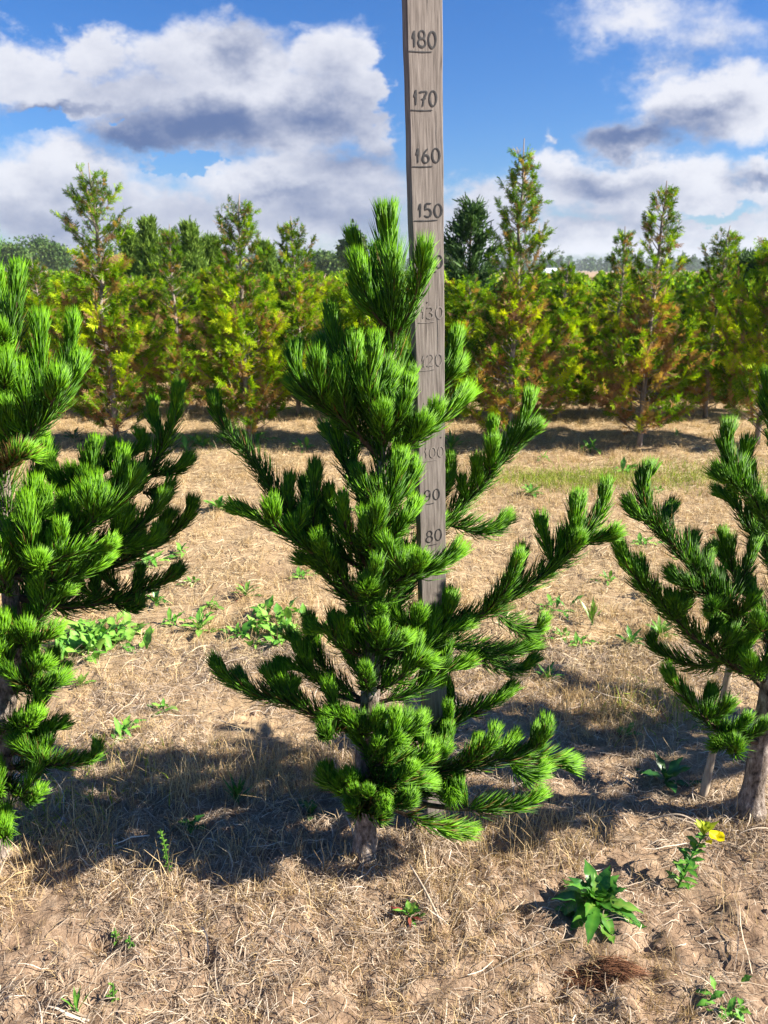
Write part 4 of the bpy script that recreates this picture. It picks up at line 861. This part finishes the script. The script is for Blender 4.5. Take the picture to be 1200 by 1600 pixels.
# slender pale stem weed and evening primrose
def stem_plant(label, px, py, hgt, lean, n, ln, w_, tint, name, cat):
    gx_, gy_ = on_ground(px, py); b = np.array([gx_, gy_, float(gh(gx_, gy_))]); t_ = thing(name, label, cat, b); st = MB(); lv = MB()
    P = spline([b+[0, 0, -.01], b+np.array([lean[0]*.35, lean[1]*.3, hgt*.45]), b+np.array([lean[0], lean[1], hgt])], .008)
    st.tube(P, np.linspace(.0026, .0012, len(P)), 6, tint=.6)
    for k in range(n):
        q = P[int((.1+.88*k/n)*(len(P)-1))]; leaf_blade(lv, q, k*2.4, radians(rnd(20, 60)), ln*rnd(.6, 1.15)*(1.1-.5*k/n), w_, .9, rnd(*tint), k=7)
    st.build('stem', M_LEAF, t_, b); lv.build('leaves', M_LEAF, t_, b); return t_, b, P
stem_plant('slender pale green weed stem among dry stalks, left foreground', 266, 1372, .125, (-.012, .0), 34, .016, .003, (.75, 1), 'weed_plant', 'weed')
stem_plant('short yellow-green sprout in the left foreground straw', 182, 1470, .035, (0, 0), 8, .018, .003, (.75, 1), 'weed_plant', 'weed')
stem_plant('tiny green sprout right of the dark hollow in the foreground', 205, 1490, .03, (0, 0), 8, .016, .003, (.6, .9), 'weed_plant', 'weed')
stem_plant('thin pale sprout near the bottom edge left of centre', 178, 1570, .045, (.004, 0), 10, .018, .003, (.75, 1), 'weed_plant', 'weed')
t_, b, P = stem_plant('yellow-flowered evening primrose leaning by the right pine', 1058, 1385, .125, (.062, .035), 26, .050, .0085, (.4, .9), 'evening_primrose', 'flower')
top = P[-1]; bud = MB()
for k in range(10): leaf_blade(bud, top, k*2.4, radians(rnd(35, 88)), rnd(.034, .052), .0085, .15, rnd(.9, 1), k=6, fold=.4)
bud.build('bud_cluster', M_GREENG, t_, b)
fl = MB(); fc = top+np.array([.026, -.012, .0])
for k in range(4): leaf_blade(fl, fc, k*pi/2+.5, radians(35), .023, .0155, .5, rnd(.3, 1), k=6, fold=.15)
leaf_blade(fl, top+np.array([.002, -.014, -.004]), -1.2, radians(20), .016, .010, .6, .4, k=6)
fl.build('flower', M_YELLOW, t_, b)
st_ = MB(); st_.tube(np.array([top, (top+fc)/2+[0, 0, .002], fc]), [.0012, .0011, .0012], 5, tint=.8); st_.build('flower_stalk', M_LEAF, t_, b)
# reddish fibre clump, stone, dead stalks
gx_, gy_ = on_ground(955, 1530); b = np.array([gx_, gy_, float(gh(gx_, gy_))]); fb = MB(); n = 2200
a = rng.normal(-.15, .2, n); x = gx_+rng.normal(-.02, .026, n)-.02; y = gy_+rng.normal(0, .011, n); hh = .022*np.exp(-((x-gx_)/.05)**2)*rng.random(n)
C = np.stack([np.stack([x+np.cos(a)*s*.042, y+np.sin(a)*s*.042+rng.normal(0, .002, n), gh(x, y)+.004+hh*(1-.35*s)+.006*sin(pi*s)], 1) for s in (0, .33, .66, 1)], 1)
fb.ribbons(C, np.tile([.0004, .0006, .0005, .0002], (n, 1)), unit(np.cross(C[:, -1]-C[:, 0], rng.normal(0, 1, (n, 3)))), rng.random(n))
tag(fb.build('fibre_clump', M_FIBRE, None, b), 'matted reddish brown clump of dead fibres lying on the soil', 'fibre clump')
def stone(label, px, py, r_):
    gx_, gy_ = on_ground(px, py); b = np.array([gx_, gy_, float(gh(gx_, gy_))]); mb = MB(); nu, nv = 14, 9; V = []
    for i_ in range(nv):
        for j_ in range(nu):
            th_ = pi*i_/(nv-1); p = np.array([sin(th_)*cos(2*pi*j_/nu)*1.2, sin(th_)*sin(2*pi*j_/nu), cos(th_)*.8]); V.append(b+p*r_*(1+.25*(vnoise(np.array(p[0]*1.6+px), np.array(p[1]*1.6+p[2]), 3)-.5)))
    mb.add(V, [(i_*nu+j_, (i_+1)*nu+j_, (i_+1)*nu+(j_+1) % nu, i_*nu+(j_+1) % nu) for i_ in range(nv-1) for j_ in range(nu)])
    tag(mb.build('stone', M_STONE, None, b), label, 'stone')
stone('small grey stone in the shade below the left pine', 98, 1287, .014)
for k, (p0, p1, lab) in enumerate([((700, 1252), (800, 1285), 'bare dry twig slanting out under the front pine on the right'), ((640, 1378), (690, 1450), 'broken pale stalk leaning by the crimson seedling'), ((1010, 1285), (1110, 1300), 'long arched dry stalk in front of the right pine')]):
    a = np.array([*on_ground(*p0), 0.]); c = np.array([*on_ground(*p1), 0.]); a[2] = float(gh(a[0], a[1]))+(.07 if k == 0 else .05 if k == 1 else .01); c[2] = float(gh(c[0], c[1]))+.006
    mid = (a+c)/2+np.array([0, 0, .008 if k < 2 else .035]); mb = MB(); P = spline([a, mid, c], .01); mb.tube(P, np.linspace(.0022, .003, len(P)), 6)
    tag(mb.build('dry_stalk', M_STAKE, None, c), lab, 'dry stalk')

# ------------------------------------------------------------------ haze
HAZE = bpy.data.materials.new('haze_air'); HAZE.use_nodes = True; ht = HAZE.node_tree; ht.nodes.clear()
pv = ht.nodes.new('ShaderNodeVolumePrincipled'); pv.inputs['Color'].default_value = (.80, .87, .95, 1); pv.inputs['Density'].default_value = .0004; pv.inputs['Anisotropy'].default_value = .2
ho = ht.nodes.new('ShaderNodeOutputMaterial'); ht.links.new(pv.outputs[0], ho.inputs['Volume'])
hz = MB(); v = [(sx*1000, y_, z_) for z_ in (-1.2, 20) for (sx, y_) in ((-1, -60), (1, -60), (1, 1600), (-1, 1600))]
hz.add(v, [(3, 2, 1, 0), (4, 5, 6, 7), (0, 1, 5, 4), (1, 2, 6, 5), (2, 3, 7, 6), (3, 0, 4, 7)])
h_o = hz.build('haze', HAZE, smooth=False); tag(h_o, 'thin pale air over the far field', 'haze', kind='stuff')
